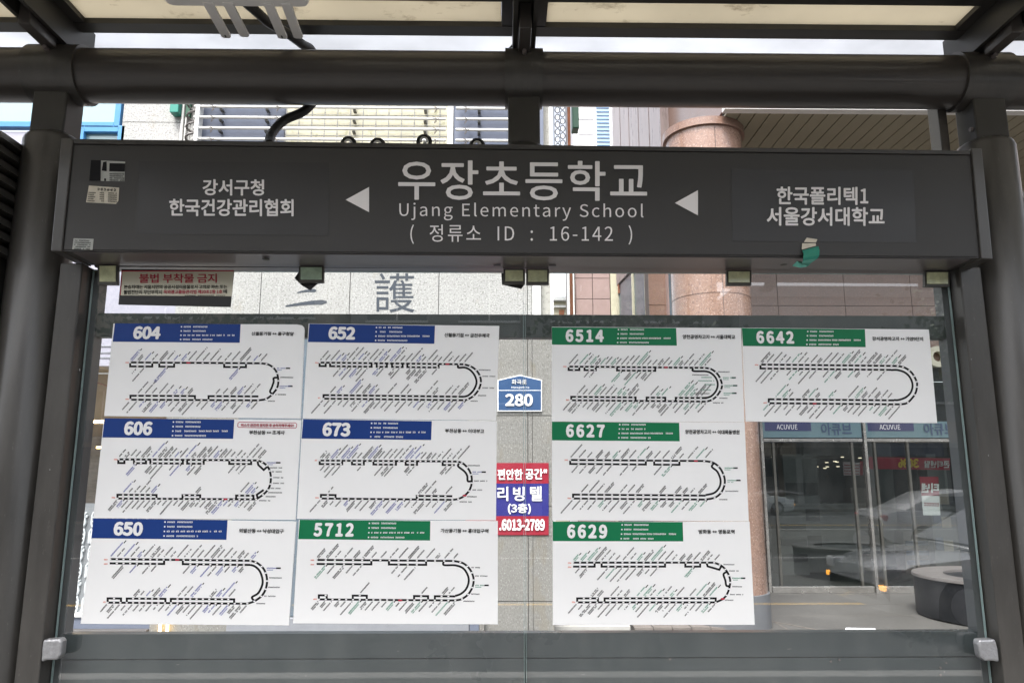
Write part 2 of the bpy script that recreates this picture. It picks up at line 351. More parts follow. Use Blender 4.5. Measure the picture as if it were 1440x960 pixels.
# ------------------------------------------------------------------ lettering
import os
def bundled(fn):                              # typefaces that ship inside Blender; the built-in one if they are absent
    try:
        d = bpy.utils.system_resource('DATAFILES', path='fonts')
        return bpy.data.fonts.load(os.path.join(d, fn))
    except Exception: return None
CJK, INTER = bundled('Noto Sans CJK Regular.woff2'), bundled('Inter.woff2')
def text_mb(body, quad, Y, mb, mi=0, bold=0.0, font=None, space=1.0):
    """Fill the four-corner box `quad` (TL, TR, BR, BL) with the word."""
    cu = bpy.data.curves.new('lettering', 'FONT'); cu.body = body; cu.size = 1.0
    cu.resolution_u = 3; cu.space_character = space; cu.fill_mode = 'FRONT'
    fo = font or CJK
    if fo: cu.font = fo
    o = bpy.data.objects.new('lettering', cu); COL.objects.link(o)
    dg = bpy.context.evaluated_depsgraph_get(); dg.update()
    me = bpy.data.meshes.new_from_object(o.evaluated_get(dg))
    bpy.data.objects.remove(o); bpy.data.curves.remove(cu)
    vs_ = [v.co.copy() for v in me.vertices]
    if not vs_: bpy.data.meshes.remove(me); return
    x0 = min(v.x for v in vs_)-bold; x1 = max(v.x for v in vs_)+bold; y0 = min(v.y for v in vs_)-bold; y1 = max(v.y for v in vs_)+bold
    q = [Vector((p[0], p[1])) if len(p) == 2 else Vector(p) for p in quad]
    shifts = [(0, 0)] if bold <= 0 else [(bold*cx_, bold*cy_) for cx_, cy_ in ((0, 0), (1, 0), (-1, 0), (0, 1), (0, -1), (.7, .7), (-.7, .7), (.7, -.7), (-.7, -.7))]
    for k, (sx, sy) in enumerate(shifts):     # heavier strokes: the same outline laid on itself, a hair's breadth apart
        base = len(mb.v); lift = Vector((0, -(0.0012 if (Y > 3 or (len(q[0]) == 3 and q[0].y > 3)) else 0.00015)*k, 0))
        for v in vs_:
            s = (v.x+sx-x0)/max(1e-6, x1-x0); t = (y1-v.y-sy)/max(1e-6, y1-y0)
            p = (q[0]*(1-s)+q[1]*s)*(1-t) + (q[3]*(1-s)+q[2]*s)*t
            mb.v.append((at(p[0], p[1], Y) if len(p) == 2 else p)+lift)
        for p in me.polygons:
            mb.f.append(tuple(base+i for i in p.vertices)); mb.mi.append(mi); mb.sm.append(False)
    mb.uv = 1
    bpy.data.meshes.remove(me)
def rect(x0, y0, x1, y1, dyr=0.0): return [(x0, y0), (x1, y0+dyr), (x1, y1+dyr), (x0, y1)]
def text_part(name, body, quad, Y, material, parent, bold=0.0, label=None, font=None):
    mb = MB(); text_mb(body, quad, Y, mb, 0, bold, font)
    o = mb.build(name, material, parent)
    if label: o['label'] = label
    return o
def scribble(mb, p, d, n, pitch, h, mi=0, conv=None, seed=0, fill=0.8):
    """n tiny printed characters (too small to read in the photo) from p along direction d, in 2-D, through conv."""
    rnd = random.Random(seed); d = Vector(d).normalized(); u = Vector((d.y, -d.x))
    p = Vector(p)
    for k in range(n):
        c = p + d*(k*pitch); w = pitch*fill
        def q(a0, a1, b0, b1):
            mb.poly([conv(c+d*a0+u*b0), conv(c+d*a1+u*b0), conv(c+d*a1+u*b1), conv(c+d*a0+u*b1)], mi)
        t = rnd.random()
        if t < 0.06: continue
        q(0, w*0.55, h*0.62, h) if t < 0.6 else q(0, w*0.5, h*0.45, h*0.85)
        q(0.1*w, w*0.6, 0, h*0.36)
        q(w*0.68, w, h*0.1, h)
        if t > 0.5: q(0, w*0.28, h*0.3, h*0.7)

# ------------------------------------------------------------------ the ground and the street
def sheet(name, x0, x1, y0, y1, z, m_, kind='structure'):
    b = MB(); b.poly([(x0, y0, z), (x1, y0, z), (x1, y1, z), (x0, y1, z)]); o = b.build(name, m_, loc=((x0+x1)/2, (y0+y1)/2, z)); o['kind'] = kind; return o
sheet('ground', -200, 200, -200, 200, -0.16, M['asphalt'])
sheet('road', -120, 120, -19.0, -4.3, -0.15, M['asphalt'])
b = MB(); b.box(-60, 60, -4.1, 40, -0.155, 0.0); o = b.build('pavement', M['pave']); o['kind'] = 'structure'
b = MB(); b.box(-60, 60, -4.3, -4.103, -0.155, 0.004); o = b.build('kerb', M['kerb'], bevel=0.015); o['kind'] = 'structure'
b = MB(); b.box(-60, 60, -40, -19.2, -0.155, 0.0); o = b.build('far_pavement', M['pave']); o['kind'] = 'structure'
b = MB(); b.poly([(-60, -8.60, -0.146), (60, -8.60, -0.146), (60, -8.46, -0.146), (-60, -8.46, -0.146)])
for k in range(-8, 9):
    b.poly([(k*6, -14.6, -0.146), (k*6+3, -14.6, -0.146), (k*6+3, -14.46, -0.146), (k*6, -14.46, -0.146)], 1)
o = b.build('road_marking', [M['painty'], M['paintw']], loc=(0, -11, -0.146)); o['kind'] = 'structure'
# paving joints close behind the shelter
b = MB()
for k in range(0, 4):
    y = 5.98+k*0.8
    b.box(0.4, 9.0, y, y+0.006, 0.0005, 0.002)
b.box(3.05, 3.062, 5.6, 8.4, 0.0005, 0.0034)
b.hexa([(2.95, 6.55, .0005), (3.6, 5.6, .0005), (3.62, 5.6, .0005), (2.97, 6.55, .0005)], [(2.95, 6.55, .006), (3.6, 5.6, .006), (3.62, 5.6, .006), (2.97, 6.55, .006)])
o = b.build('paving_joint', M['timber'], loc=(4, 6.5, 0)); o['kind'] = 'structure'

# ------------------------------------------------------------------ the pale granite building behind the shelter
WY = 5.6
gb = thing('granite_building', 'pale granite faced building with slate grey Chinese characters on its wall', 'building', (-2, WY, 0))
def W(px, py, dy=0.0): return at(px, py, WY+dy)
xj = [W(492, 410).x, W(617, 410).x]; tw = xj[1]-xj[0]
zj0, zj1 = W(720, 845).z, W(720, 584).z; th = (zj1-zj0)/2
xL, xR = W(246, 437).x, W(748, 410).x
TOP = 11.0
b = MB()
b.box(xL, xR, WY+0.03, WY+0.4, 0, TOP, 1)
g = 0.004
ks = range(int((xL-xj[0])/tw)-2, int((xR-xj[0])/tw)+2)
for i in ks:
    x0 = max(xL, xj[0]+i*tw)+g; x1 = min(xR, xj[0]+(i+1)*tw)-g
    if x1-x0 < 0.02: continue
    for k in range(-2, 16):
        z0 = max(0.0, zj0+k*th)+g; z1 = min(TOP, zj0+(k+1)*th)-g
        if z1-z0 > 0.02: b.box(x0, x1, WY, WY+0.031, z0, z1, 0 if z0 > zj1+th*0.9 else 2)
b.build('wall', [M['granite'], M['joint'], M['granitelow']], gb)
# right hand pier: pale below, shaded set-back stone above
zp = W(760, 455).z; xP = at(777, 600, WY).x
b = MB()
for k in range(-2, 16):
    z0 = max(0.0, zj0+k*th)+g; z1 = min(TOP, zj0+(k+1)*th)-g
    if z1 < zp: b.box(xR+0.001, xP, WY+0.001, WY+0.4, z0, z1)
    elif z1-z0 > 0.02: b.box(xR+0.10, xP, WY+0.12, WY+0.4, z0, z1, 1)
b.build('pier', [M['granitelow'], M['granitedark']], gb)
b = MB(); b.box(xR+0.001, xR+0.099, WY+0.03, WY+0.3, zp, TOP); b.build('corner_strip', M['whitetrim'], gb, bevel=0.004)
# upper left stone with blue windows
zu = W(300, 345).z; xU = W(173, 165).x
b = MB(); zjU = W(210, 172).z
for z0, z1 in ((zu, zjU-0.004), (zjU+0.004, TOP)): b.box(xU, xL-0.002, WY, WY+0.4, z0, z1)
b.build('upper_wall', [M['granite']], gb)
# carved and painted characters
text_part('carved_character', '護', rect(527, 384, 583, 439, 0), WY-0.0025, M['carve'], gb, 0.0)
b = MB()                                       # three brush strokes, thin at the start and heavy at the end
for x0, x1, y0, y1, h in ((415, 448, 391, 389, 4.5), (418, 445, 411.5, 408.5, 4.2), (401.5, 459.5, 430.5, 424.5, 6.0)):
    top, bot = [], []
    for k in range(9):
        t = k/8; x = x0+(x1-x0)*t; yc = y0+(y1-y0)*t-1.2*math.sin(math.pi*t); w = h*(0.35+0.85*t**0.8)*(1 if k < 8 else 0.35)
        top.append(W(x, yc-w*0.5, -0.0025)); bot.append(W(x, yc+w*0.5, -0.0025))
    for k in range(8): b.poly([top[k], top[k+1], bot[k+1], bot[k]])
b.uv = 1; b.build('carved_character', M['carve'], gb)
# grey base course and dark post at the foot
b = MB(); b.box(W(322, 880).x, W(660, 880).x, WY-0.08, WY-0.002, 0.0, W(500, 866).z); b.build('base_course', M['greyalu'], gb, bevel=0.004)
b = MB(); b.box(W(330, 700).x, W(655, 700).x, WY-0.03, WY-0.002, W(500, 865).z, W(500, 476).z); b.build('entrance_panel', M['alleyglass'], gb)
b = MB(); b.box(W(661, 880).x, W(674, 880).x, WY-0.1, WY-0.003, 0.0, W(500, 862).z); b.build('base_post', M['slate'], gb, bevel=0.004)
b = MB(); b.box(W(674.5, 880).x, W(681, 880).x, WY-0.09, WY-0.003, 0.0, W(500, 862).z); b.build('base_trim', M['doorsteel'], gb)
# shop window at the left: lilac shutter box, warm interior, frosted band, sill
xS0 = W(-140, 600).x
zs_t, zs_b = W(130, 516).z, W(110, 867).z
b = MB(); b.box(xS0, xL-0.003, WY+0.02, WY+0.3, W(130, 514).z, zu-0.002)
for y in (487, 496, 503): z = W(140, y).z; b.box(xS0, xL-0.003, WY+0.012, WY+0.0195, z, z+0.012, 1)
b.build('shutter_box', [M['lilac'], M['greyalu']], gb)
b = MB()
b.box(xS0, xL-0.003, 7.6, 7.65, 0, zs_t+0.2); b.box(xS0, xL-0.003, WY+0.31, 7.595, zs_t+0.205, zs_t+0.24); b.box(xL-0.05, xL-0.004, WY+0.41, 7.595, 0.1, zs_t+0.2); b.box(xS0, xL-0.003, WY+0.1, 7.595, 0.0, 0.06)
b.build('shop_interior', M['warmwall'], gb)
b = MB(); 
for x0, x1, z0, z1, mi in ((-5.3, -4.75, 0.9, 2.1, 0), (-4.7, -4.3, 1.0, 1.75, 1), (-5.9, -5.35, 0.9, 2.3, 0)): b.box(x0, x1, 7.3, 7.595, z0, z1, mi)
b.build('shop_shelf', [M['timber'], M['shopgrey']], gb)
for (xa, ya), (xb, yb), r_ in (((118, 593), (150, 592.5), 0.017), ((136, 629), (150, 628.5), 0.011)):
    b = MB(); b.tube([at(xa, ya, 6.6), at(xb, yb, 6.6)], r_, 8); b.build('strip_lamp', M['warmlamp'], gb)
b = MB(); b.tube([at(122, 533, 7.0), at(152, 543, 6.4)], 0.008, 8); b.build('cove_strip', M['rust'], gb)
for x in (224.5, 235):  # warm reflections near the ground, built as glowing tubes
    b = MB(); b.tube([at(x+1, 872, WY-0.03), at(x, 891.5, WY-0.03)], 0.015, 8); b.build('reflection_tube', M['glowtube'], gb)
b = MB(); b.poly([(xS0, WY+0.16, zs_b), (xL-0.003, WY+0.16, zs_b), (xL-0.003, WY+0.16, zs_t+0.02), (xS0, WY+0.16, zs_t+0.02)]); b.uv = 1; b.build('shop_pane', GLASS, gb)
zf = W(110, 708).z
b = MB(); b.box(xS0, xL-0.003, WY+0.165, WY+0.17, zs_b, zf); b.build('frosted_band', M['greyalu'], gb)
b = MB(); b.box(xS0, xL-0.003, WY+0.02, WY+0.2, W(110, 884).z, zs_b-0.002); b.box(xS0, xL-0.003, WY-0.06, WY+0.2, 0.0, W(110, 884).z-0.003, 1); b.box(xS0, xL-0.003, WY+0.0, WY+0.1995, zs_b-0.001, zs_b+0.018, 2)
b.build('shop_sill', [M['slate'], M['rimstone'], M['whitetrim']], gb)
# rows of curling frosted shapes on the lower glass
b = MB()
cp, cw = W(104, 735).x, 0.235
def stroke(c, pts, r): b.tube([Vector((c[0]+x*0.040, WY+0.150, c[1]+z*0.076)) for x, z in pts], r, 6)
pill = [(-.6, -.6), (-.6, .5), (-.3, .95), (.3, .95), (.6, .5), (.6, -.5), (.3, -.95), (-.3, -.95), (-.6, -.6)]
ess = [(-.8, -.5), (-.5, -.95), (.1, -.95), (.5, -.4), (.2, .1), (.1, .6), (.5, .95)]
duck = [(-.8, -.9), (-.8, .6), (-.5, .95), (-.1, .6), (-.4, -.2), (-.2, -.9), (.4, -.95), (.8, -.4), (.7, .1)]
for r_ in range(6):
    z = W(110, 731+r_*24.3).z
    for c_ in range(-2, 7):
        x = W(106, 735).x+c_*0.108
        if (r_+c_) % 2 == 0:
            for d in (duck, ess)[(c_ % 2 == 0)::2][:1]: stroke((x, z), d, 0.0135)
            stroke((x+0.028, z+0.02), [(0, 0), (0.15, .35)], 0.011)
        else:
            stroke((x, z), pill, 0.0095); stroke((x, z), [(-.4, .25), (.4, .25)], 0.008); stroke((x, z), [(-.4, -.3), (.4, -.3)], 0.008)
b.build('frosted_pattern', M['frost'], gb)
# blue framed windows high on the left
def blue_win(x0, y0, x1, y1, fr, lab=None):
    b = MB(); A, Bq = W(x0, y0), W(x1, y1)
    b.box(A.x, Bq.x, WY+0.06, WY+0.07, Bq.z, A.z); f_ = b.build('window', M['skypane'], gb)
    w = fr; b = MB()
    b.box(A.x-w, A.x, WY+0.0, WY+0.1, Bq.z-w, A.z+w); b.box(Bq.x, Bq.x+w, WY+0.0, WY+0.1, Bq.z-w, A.z+w)
    b.box(A.x, Bq.x, WY+0.0, WY+0.1, A.z, A.z+w); b.box(A.x, Bq.x, WY+0.0, WY+0.1, Bq.z-w, Bq.z)
    b.build('window_frame', M['bluealu'], f_, bevel=0.004)
blue_win(-170, 60, 160, 171.5, 0.065)
blue_win(118, 185, 158, 262, 0.075)
b = MB(); b.box(W(-170, 180).x, W(112, 180).x, WY+0.04, WY+0.3, zu, W(0, 183).z); b.build('parapet_panel', M['lilac'], gb)
# grilles and the mossy panel between them
def upan(x0, x1, m_, nm, dy=-0.02):
    b = MB(); b.box(W(x0, 178).x, W(x1, 178).x, WY+dy, WY-0.002, 4.6, 7.6); return b.build(nm, m_, gb)
upan(285, 401, M['slate'], 'slate_panel'); upan(638, 764, M['slate'], 'slate_panel')
o = upan(402, 629, M['mossy'], 'mossy_panel', -0.012)
b = MB()
for k in range(13): x = W(402+k*18, 178).x; b.box(x, x+0.012, WY-0.016, WY-0.0125, 4.6, 7.6)
for k in range(24): z = 4.62+k*0.125; b.box(W(402, 178).x, W(629, 178).x, WY-0.0155, WY-0.0125, z, z+0.008)
b.build('tile_joint', M['granite'], o)
upan(629.5, 637.5, M['whitetrim'], 'panel_trim', -0.05)
# things fixed on this building
rf = thing('pipe_rail', 'five pale horizontal pipes fixed on brackets across the upper wall', 'pipe rail', W(480, 178, -0.1))
for k in range(-1, 6):
    z = W(500, 201).z-0.015+(k)*0.128
    for xa, xb in ((278, 628), (642, 735)):
        b = MB(); b.tube([(W(xa, 178).x, WY-0.11, z), (W(xb, 178).x, WY-0.11, z)], 0.0165 if xa > 600 or True else 0.012, 10); b.build('pipe', M['steel'], rf)
for k in range(-1, 6):
    z = W(500, 201).z-0.015+k*0.128
    for x in (312, 376, 498, 597, 672):
        b = MB(); b.box(W(x, 178).x, W(x+4, 178).x, WY-0.10, WY-0.03, z-0.032, z-0.014); b.build('pipe_bracket', M['clipframe'], rf)
    for x in (300, 390, 610, 652):
        b = MB(); p = W(x, 178); b.tube([Vector((p.x+0.03*math.sin(a*1.3)+a*0.012, WY-0.125-0.01*math.cos(a), z-0.02+0.035*math.cos(a*1.05))) for a in (0, 1, 2, 3, 4, 5)], 0.004, 6); b.build('loose_wire', M['timber'], rf)
cs_ = thing('coil_stack', 'column of grey coiled springs beside the upper slate grille', 'coil stack', W(275, 178, -0.1))
b = MB(); p = W(274, 178)
b.tube([Vector((p.x+0.05*math.cos(a*0.6), WY-0.10+0.04*math.sin(a*0.6), 4.7+a*0.0125)) for a in range(220)], 0.013, 6); b.build('coil', M['rimstone'], cs_)
b = MB(); b.box(W(281, 178).x, W(286, 178).x, WY-0.14, WY-0.022, 4.6, 7.5); b.build('mounting_strip', M['whitetrim'], cs_)
cd = thing('wall_conduit', 'pair of thin pale conduits running up the granite beside the green box', 'conduit', W(258, 178, -0.05))
for x, r_ in ((257.5, 0.017), (262.5, 0.010)):
    b = MB(); b.tube([(W(x, 178).x, WY-0.03, 4.3), (W(x, 178).x, WY-0.03, 7.4)], r_, 8); b.build('conduit', M['steel'], cd)
b = MB(); A, Bq = W(246, 149), W(256.5, 165); b.box(A.x, Bq.x, WY-0.12, WY-0.002, Bq.z, A.z+0.12); o = b.build('junction_box', M['greenbox'], bevel=0.006); tag(o, 'small teal green box high on the pale granite wall', 'junction box')
b = MB(); A, Bq = W(264.5, 148), W(269, 167); b.box(A.x, Bq.x, WY-0.05, WY-0.002, Bq.z, A.z+0.1); o = b.build('junction_box', M['greendark'], bevel=0.003); tag(o, 'narrow dark box behind the conduits on the granite wall', 'junction box')
# house number plaque
pl = thing('address_plaque', 'blue house shaped address plaque numbered 280 on the granite wall', 'sign', W(731, 577, -0.02))
def zz(x, y): return (690+x/3.556, 510+y/3.556)
def Wq(pts, dy): return [at(*zz(*p), WY+dy) for p in pts]
b = MB(); b.slab(Wq([(34, 86), (147, 60), (257, 86), (257, 243), (34, 243)], -0.018), 0.015); b.build('plate', M['white'], pl, bevel=0.002)
b = MB(); b.slab(Wq([(39, 89), (147, 65), (252, 89), (252, 237), (39, 237)], -0.0195), 0.0012); b.build('blue_face', M['plaque'], pl)
b = MB(); b.slab(Wq([(39, 136), (252, 136), (252, 139), (39, 139)], -0.0205), 0.0008); b.build('divider', M['white'], pl)
for body, a, bo in (('화곡로', (105, 83, 180, 108), 0.002), ('Hwagok-ro', (104, 116, 192, 131), 0.0), ('280', (73, 155, 211, 217), 0.014)):
    text_part('lettering', body, [zz(a[0], a[1]), zz(a[2], a[1]), zz(a[2], a[3]), zz(a[0], a[3])], WY-0.0208, M['white'], pl, bo)
# room-to-let banner
bn = thing('wall_banner', 'red and blue vinyl banner with white lettering and a phone number on the granite wall', 'banner', W(735, 752, -0.02))
for (y0, y1), mm in (((500, 602.5), 'bred'), ((602.8, 765), 'bblue'), ((765.3, 860), 'bred')):
    b = MB(); b.slab(Wq([(-150, y0), (290, y0), (290, y1), (-150, y1)], -0.012), 0.006); b.build('banner_band', M[mm], bn)
for body, a, bo in (('편안한', (34, 530, 160, 584), 0.012), ('공간"', (172, 528, 282, 583), 0.012), ('리', (34, 618, 88, 690), 0.008), ('빙', (112, 618, 170, 690), 0.008), ('텔', (197, 616, 257, 690), 0.008), ('(3층)', (86, 702, 201, 756), 0.012), ('.6013-2789', (43, 780, 271, 838), 0.018)):
    text_part('lettering', body, [zz(a[0], a[1]), zz(a[2], a[1]), zz(a[2], a[3]), zz(a[0], a[3])], WY-0.0135, M['white'], bn, bo)

# ------------------------------------------------------------------ the optician's building on the right
SY_ = 8.5
ob = thing('optician_building', 'pink granite building with a round column and a glass optician shop front', 'building', (5, SY_, 0))
def S(px, py, dy=0.0): return at(px, py, SY_+dy)
zf0, zf1 = S(1320, 590).z, 5.79
zfas = S(1325, 512).z
x0f = 2.2; xj1, xj2 = S(1093, 410).x, S(1187, 410).x; tw2 = xj2-xj1
zh = S(1200, 430).z
b = MB(); b.box(x0f, 14, SY_+0.03, SY_+0.3, zfas, zf1, 1)
for i in range(-3, 9):
    xa, xb = max(x0f, xj1+i*tw2)+0.004, min(14, xj1+(i+1)*tw2)-0.004
    if xb-xa < 0.05: continue
    for za, zb in ((zfas, zh), (zh, zh+0.78), (zh+0.78, zh+1.56), (zh+1.56, zf1)):
        if zb-za > 0.03: b.box(xa, xb, SY_, SY_+0.031, za+0.004, zb-0.004)
b.build('fascia_wall', [M['pinkwall'], M['pinkjoint']], ob)
# soffit of long taupe boards
b = MB(); sw = 0.172; nb_ = 76
zS = 5.77
xs0 = 2.62
for k in range(nb_):
    b.box(xs0+k*sw+0.007, xs0+(k+1)*sw-0.007, 5.76, SY_-0.002, zS, zS+0.03)
b.box(xs0, xs0+nb_*sw, 5.76, SY_-0.002, zS+0.031, zS+0.06, 1)
b.build('soffit', [M['soffit'], M['soffitgap']], ob)
b = MB(); b.box(xs0-0.05, xs0+nb_*sw, 5.64, 5.755, zS-0.004, zS+0.55); b.build('canopy_edge', M['whitetrim'], ob)
b = MB(); b.box(xs0-0.02, 14, 5.76, SY_+4, zS+0.07, 12); b.build('upper_storeys', M['pinkwall'], ob)
# round column
cx, cy, cr = 2.49, 6.30, 0.455
b = MB()
zr = at(1000, 411, cy-cr).z
b.lathe((cx, cy, 0), [(cr, 0.36), (cr, zr-0.006), (cr-0.006, zr-0.005), (cr-0.006, zr+0.005), (cr, zr+0.006), (cr, zS-0.09)], 56); 
b.build('column', M['pink'], ob)
b = MB()
for px_ in (1011,):
    p = at(px_, 300, cy-cr); th_ = math.atan2(p.y-cy, p.x-cx); q = Vector((cx+cr*math.cos(th_), cy+cr*math.sin(th_), 0))
    b.box(q.x-0.003, q.x+0.003, q.y-0.004, q.y+0.02, 0.36, zS-0.13)
b.build('column_joint', M['pinkjoint'], ob)
b = MB(); b.lathe((cx, cy, 0), [(cr+0.002, zS-0.10), (cr+0.034, zS-0.098), (cr+0.034, zS-0.004)], 56); b.build('column_collar', M['pinkwall'], ob)
b = MB(); b.lathe((cx, cy, 0), [(cr+0.02, 0.0), (cr+0.02, 0.355), (cr, 0.36)], 56); b.build('column_plinth', M['plinth'], ob)
# shop front: stainless frames, panes, sticker bands, dark rooms behind
xv = [S(1075, 700).x, S(1222, 700).x]; dv = xv[1]-xv[0]; xv += [xv[1]+dv, xv[1]+2*dv, xv[1]+3*dv]
zb0, zb1 = S(1150, 615).z, S(1150, 592).z
b = MB(); b.box(x0f, xv[0]-0.05, SY_, SY_+0.2, 0, zfas); b.build('side_pier', M['pinkwall'], ob)
for x in xv:
    b = MB(); b.box(x-0.02, x+0.02, SY_-0.04, SY_+0.05, 0.0, zfas); b.build('mullion', M['doorsteel'], ob, bevel=0.005)
for x0, x1 in zip(xv[:-1], xv[1:]):
    b = MB(); b.box(x0+0.033, x1-0.033, SY_-0.02, SY_+0.04, zb0-0.06, zb0-0.02); b.box(x0+0.033, x1-0.033, SY_-0.02, SY_+0.04, 0.0, 0.09); b.build('door_rail', M['doorsteel'], ob, bevel=0.004)
    b = MB(); b.poly([(x0+0.033, SY_+0.01, 0.09), (x1-0.033, SY_+0.01, 0.09), (x1-0.033, SY_+0.01, zfas), (x0+0.033, SY_+0.01, zfas)]); b.uv = 1; b.build('shop_pane', SHOPGLASS, ob)
    b = MB(); b.box(x0+0.033, x1-0.033, SY_-0.008, SY_+0.008, zb0, zb0+0.235); sb_ = b.build('sticker_band', M['aqua'], ob)
    k = (x1-x0)/dv; xw = x1-x0-0.066
    def pt(u, v, dy): return Vector((x0+0.033+xw*u, SY_+dy, zb0+0.235*(1-v)))
    b = MB(); b.slab([pt(0.02, 0.05, -0.011), pt(0.49, 0.05, -0.011), pt(0.49, 0.60, -0.011), pt(0.02, 0.60, -0.011)], 0.0025); b.build('navy_field', M['navy'], sb_)
    text_part('lettering', 'ACUVUE', [pt(0.14, 0.20, -0.013), pt(0.35, 0.20, -0.013), pt(0.35, 0.50, -0.013), pt(0.14, 0.50, -0.013)], 0, M['white'], sb_, 0.0)
    text_part('lettering', '아큐브', [pt(0.59, 0.10, -0.011), pt(0.90, 0.10, -0.011), pt(0.90, 0.85, -0.011), pt(0.59, 0.85, -0.011)], 0, M['letnavy'], sb_, 0.006)
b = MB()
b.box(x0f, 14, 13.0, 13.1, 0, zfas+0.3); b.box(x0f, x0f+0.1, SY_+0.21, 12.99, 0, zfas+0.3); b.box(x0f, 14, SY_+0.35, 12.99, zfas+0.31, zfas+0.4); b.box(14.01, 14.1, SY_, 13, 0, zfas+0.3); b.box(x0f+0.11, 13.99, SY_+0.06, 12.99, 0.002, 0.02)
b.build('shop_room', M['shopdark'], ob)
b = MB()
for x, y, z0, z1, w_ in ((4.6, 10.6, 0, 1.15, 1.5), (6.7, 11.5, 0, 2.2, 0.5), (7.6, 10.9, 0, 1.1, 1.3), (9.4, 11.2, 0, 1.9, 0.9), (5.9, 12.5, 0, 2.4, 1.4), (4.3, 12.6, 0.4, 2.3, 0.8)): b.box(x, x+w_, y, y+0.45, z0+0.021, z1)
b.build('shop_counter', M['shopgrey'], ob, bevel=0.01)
for x in (xv[0]+0.17, xv[1]-0.19, xv[1]+0.14, xv[1]+0.62, xv[2]-0.2):
    b = MB(); b.box(x-0.016, x+0.016, SY_-0.015, SY_+0.045, 0.091, zb0-0.061); b.build('door_stile', M['clipframe'], ob)
rl = random.Random(5)
for k in range(16):
    x, y = 3.9+rl.random()*4.5, 10.0+rl.random()*2.8; z0 = 0.03; h = 0.7+rl.random()*1.3; w_ = 0.15+rl.random()*0.5
    b = MB(); b.box(x, x+w_, y, y+0.3, z0, h)
    for q_ in range(3): b.box(x+0.02, x+w_-0.02, y-0.02, y-0.001, z0+h*(0.2+0.22*q_), z0+h*(0.3+0.22*q_), 1)
    b.build('shop_shelf', [M['shopgrey'] if k % 3 else M['timber'], M[('greyalu', 'bldtan', 'slate', 'shopdark')[k % 4]]], ob)
for k in range(24):
    p = at(1082+rl.random()*130, 642+rl.choice((0, 6, 12, 16))+rl.random()*2, 11.5)
    b = MB(); b.box(p.x-0.022, p.x+0.022, 11.48, 11.52, p.z-0.007, p.z+0.007); b.build('ceiling_lamp', M['spot'], ob)
# ivory raised shop letter over the door
b = MB(); c = S(1319.5, 501, -0.12); n = 28; ro, ri = 0.155, 0.075
b.rings([[c+Vector((r*math.cos(2*math.pi*k/n), dy, r*math.sin(2*math.pi*k/n))) for k in range(n)] for r, dy in ((ri, 0), (ro, 0), (ro, 0.08), (ri, 0.08), (ri, 0))], caps=False, smooth=False)
b.build('raised_letter', M['ivory'], ob)
b = MB(); A, Bq = S(1331, 486, -0.12), S(1336.5, 530, -0.12); b.box(A.x, Bq.x+0.01, SY_-0.12, SY_-0.04, Bq.z, A.z); b.box(A.x-0.06, A.x, SY_-0.12, SY_-0.04, A.z-0.045, A.z); b.build('raised_letter', M['ivory'], ob)
# reflections of signs across the street, built as backwards sheets inside the shop
def mirror(body, a, dy, m_, par, bo):
    text_part('lettering', body, [(a[2], a[1]), (a[0], a[1]), (a[0], a[3]), (a[2], a[3])], SY_+dy, m_, par, bo)
po = thing('poster_reflection', 'red and white poster reflection built as a backwards sheet inside the shop glass', 'poster', S(1310, 745, 0.1))
for pts, mm in (([(1293, 670), (1319.5, 670), (1321, 696.5), (1296, 696.5)], 'bred'), ([(1296, 696.8), (1321, 696.8), (1322.5, 724), (1298.5, 724)], 'white')):
    b = MB(); b.slab([S(*p, 0.05) for p in pts], 0.004); b.build('poster_sheet', M[mm], po)
mirror('티넨', (1295.5, 679, 1320, 692.5), 0.048, M['white'], po, 0.014)
b = MB(); scribble(b, (1299.5, 711), (1, 0.04), 6, 3.6, 5, conv=lambda v: S(v.x, v.y, 0.048), seed=4); b.uv = 1; b.build('red_script', M['bred'], po)
rb = thing('banner_reflection', 'long red banner reflection built inside the shop with a yellow 30 percent reading backwards', 'banner', S(1260, 660, 1.0))
b = MB(); b.slab([S(1222, 642, 1.0), S(1336, 644, 1.0), S(1336, 660.5, 1.0), S(1222, 659, 1.0)], 0.01); b.build('banner_sheet', mat('banner_red_dim', (0.42, 0.03, 0.06), 0.5), rb)
mirror('30%', (1263, 644.5, 1292, 657.5), 0.997, M['yellow'], rb, 0.02)
mirror('콘티넨탈', (1299, 647.5, 1335, 657.5), 0.997, M['white'], rb, 0.008)
wp = thing('price_board', 'white notice board with red rules inside the left shop pane', 'board', S(1200, 668, 0.9))
b = MB(); b.slab([S(1185.5, 649, 0.9), S(1209, 650, 0.9), S(1209, 668, 0.9), S(1186.5, 668, 0.9)], 0.01); b.build('sheet', mat('board_dim', (0.42, 0.36, 0.38), 0.6), wp)
b = MB()
for k in range(4): b.poly([S(1187, 653+k*4, 0.896), S(1208, 653.6+k*4, 0.896), S(1208, 654.6+k*4, 0.896), S(1187, 654+k*4, 0.896)])
b.uv = 1; b.build('red_rule', M['bred'], wp)
b = MB(); b.slab([S(1209.5, 648, 0.9), S(1213.5, 648, 0.9), S(1213.5, 668, 0.9), S(1209.5, 668, 0.9)], 0.01); b.build('red_edge', M['bred'], wp)

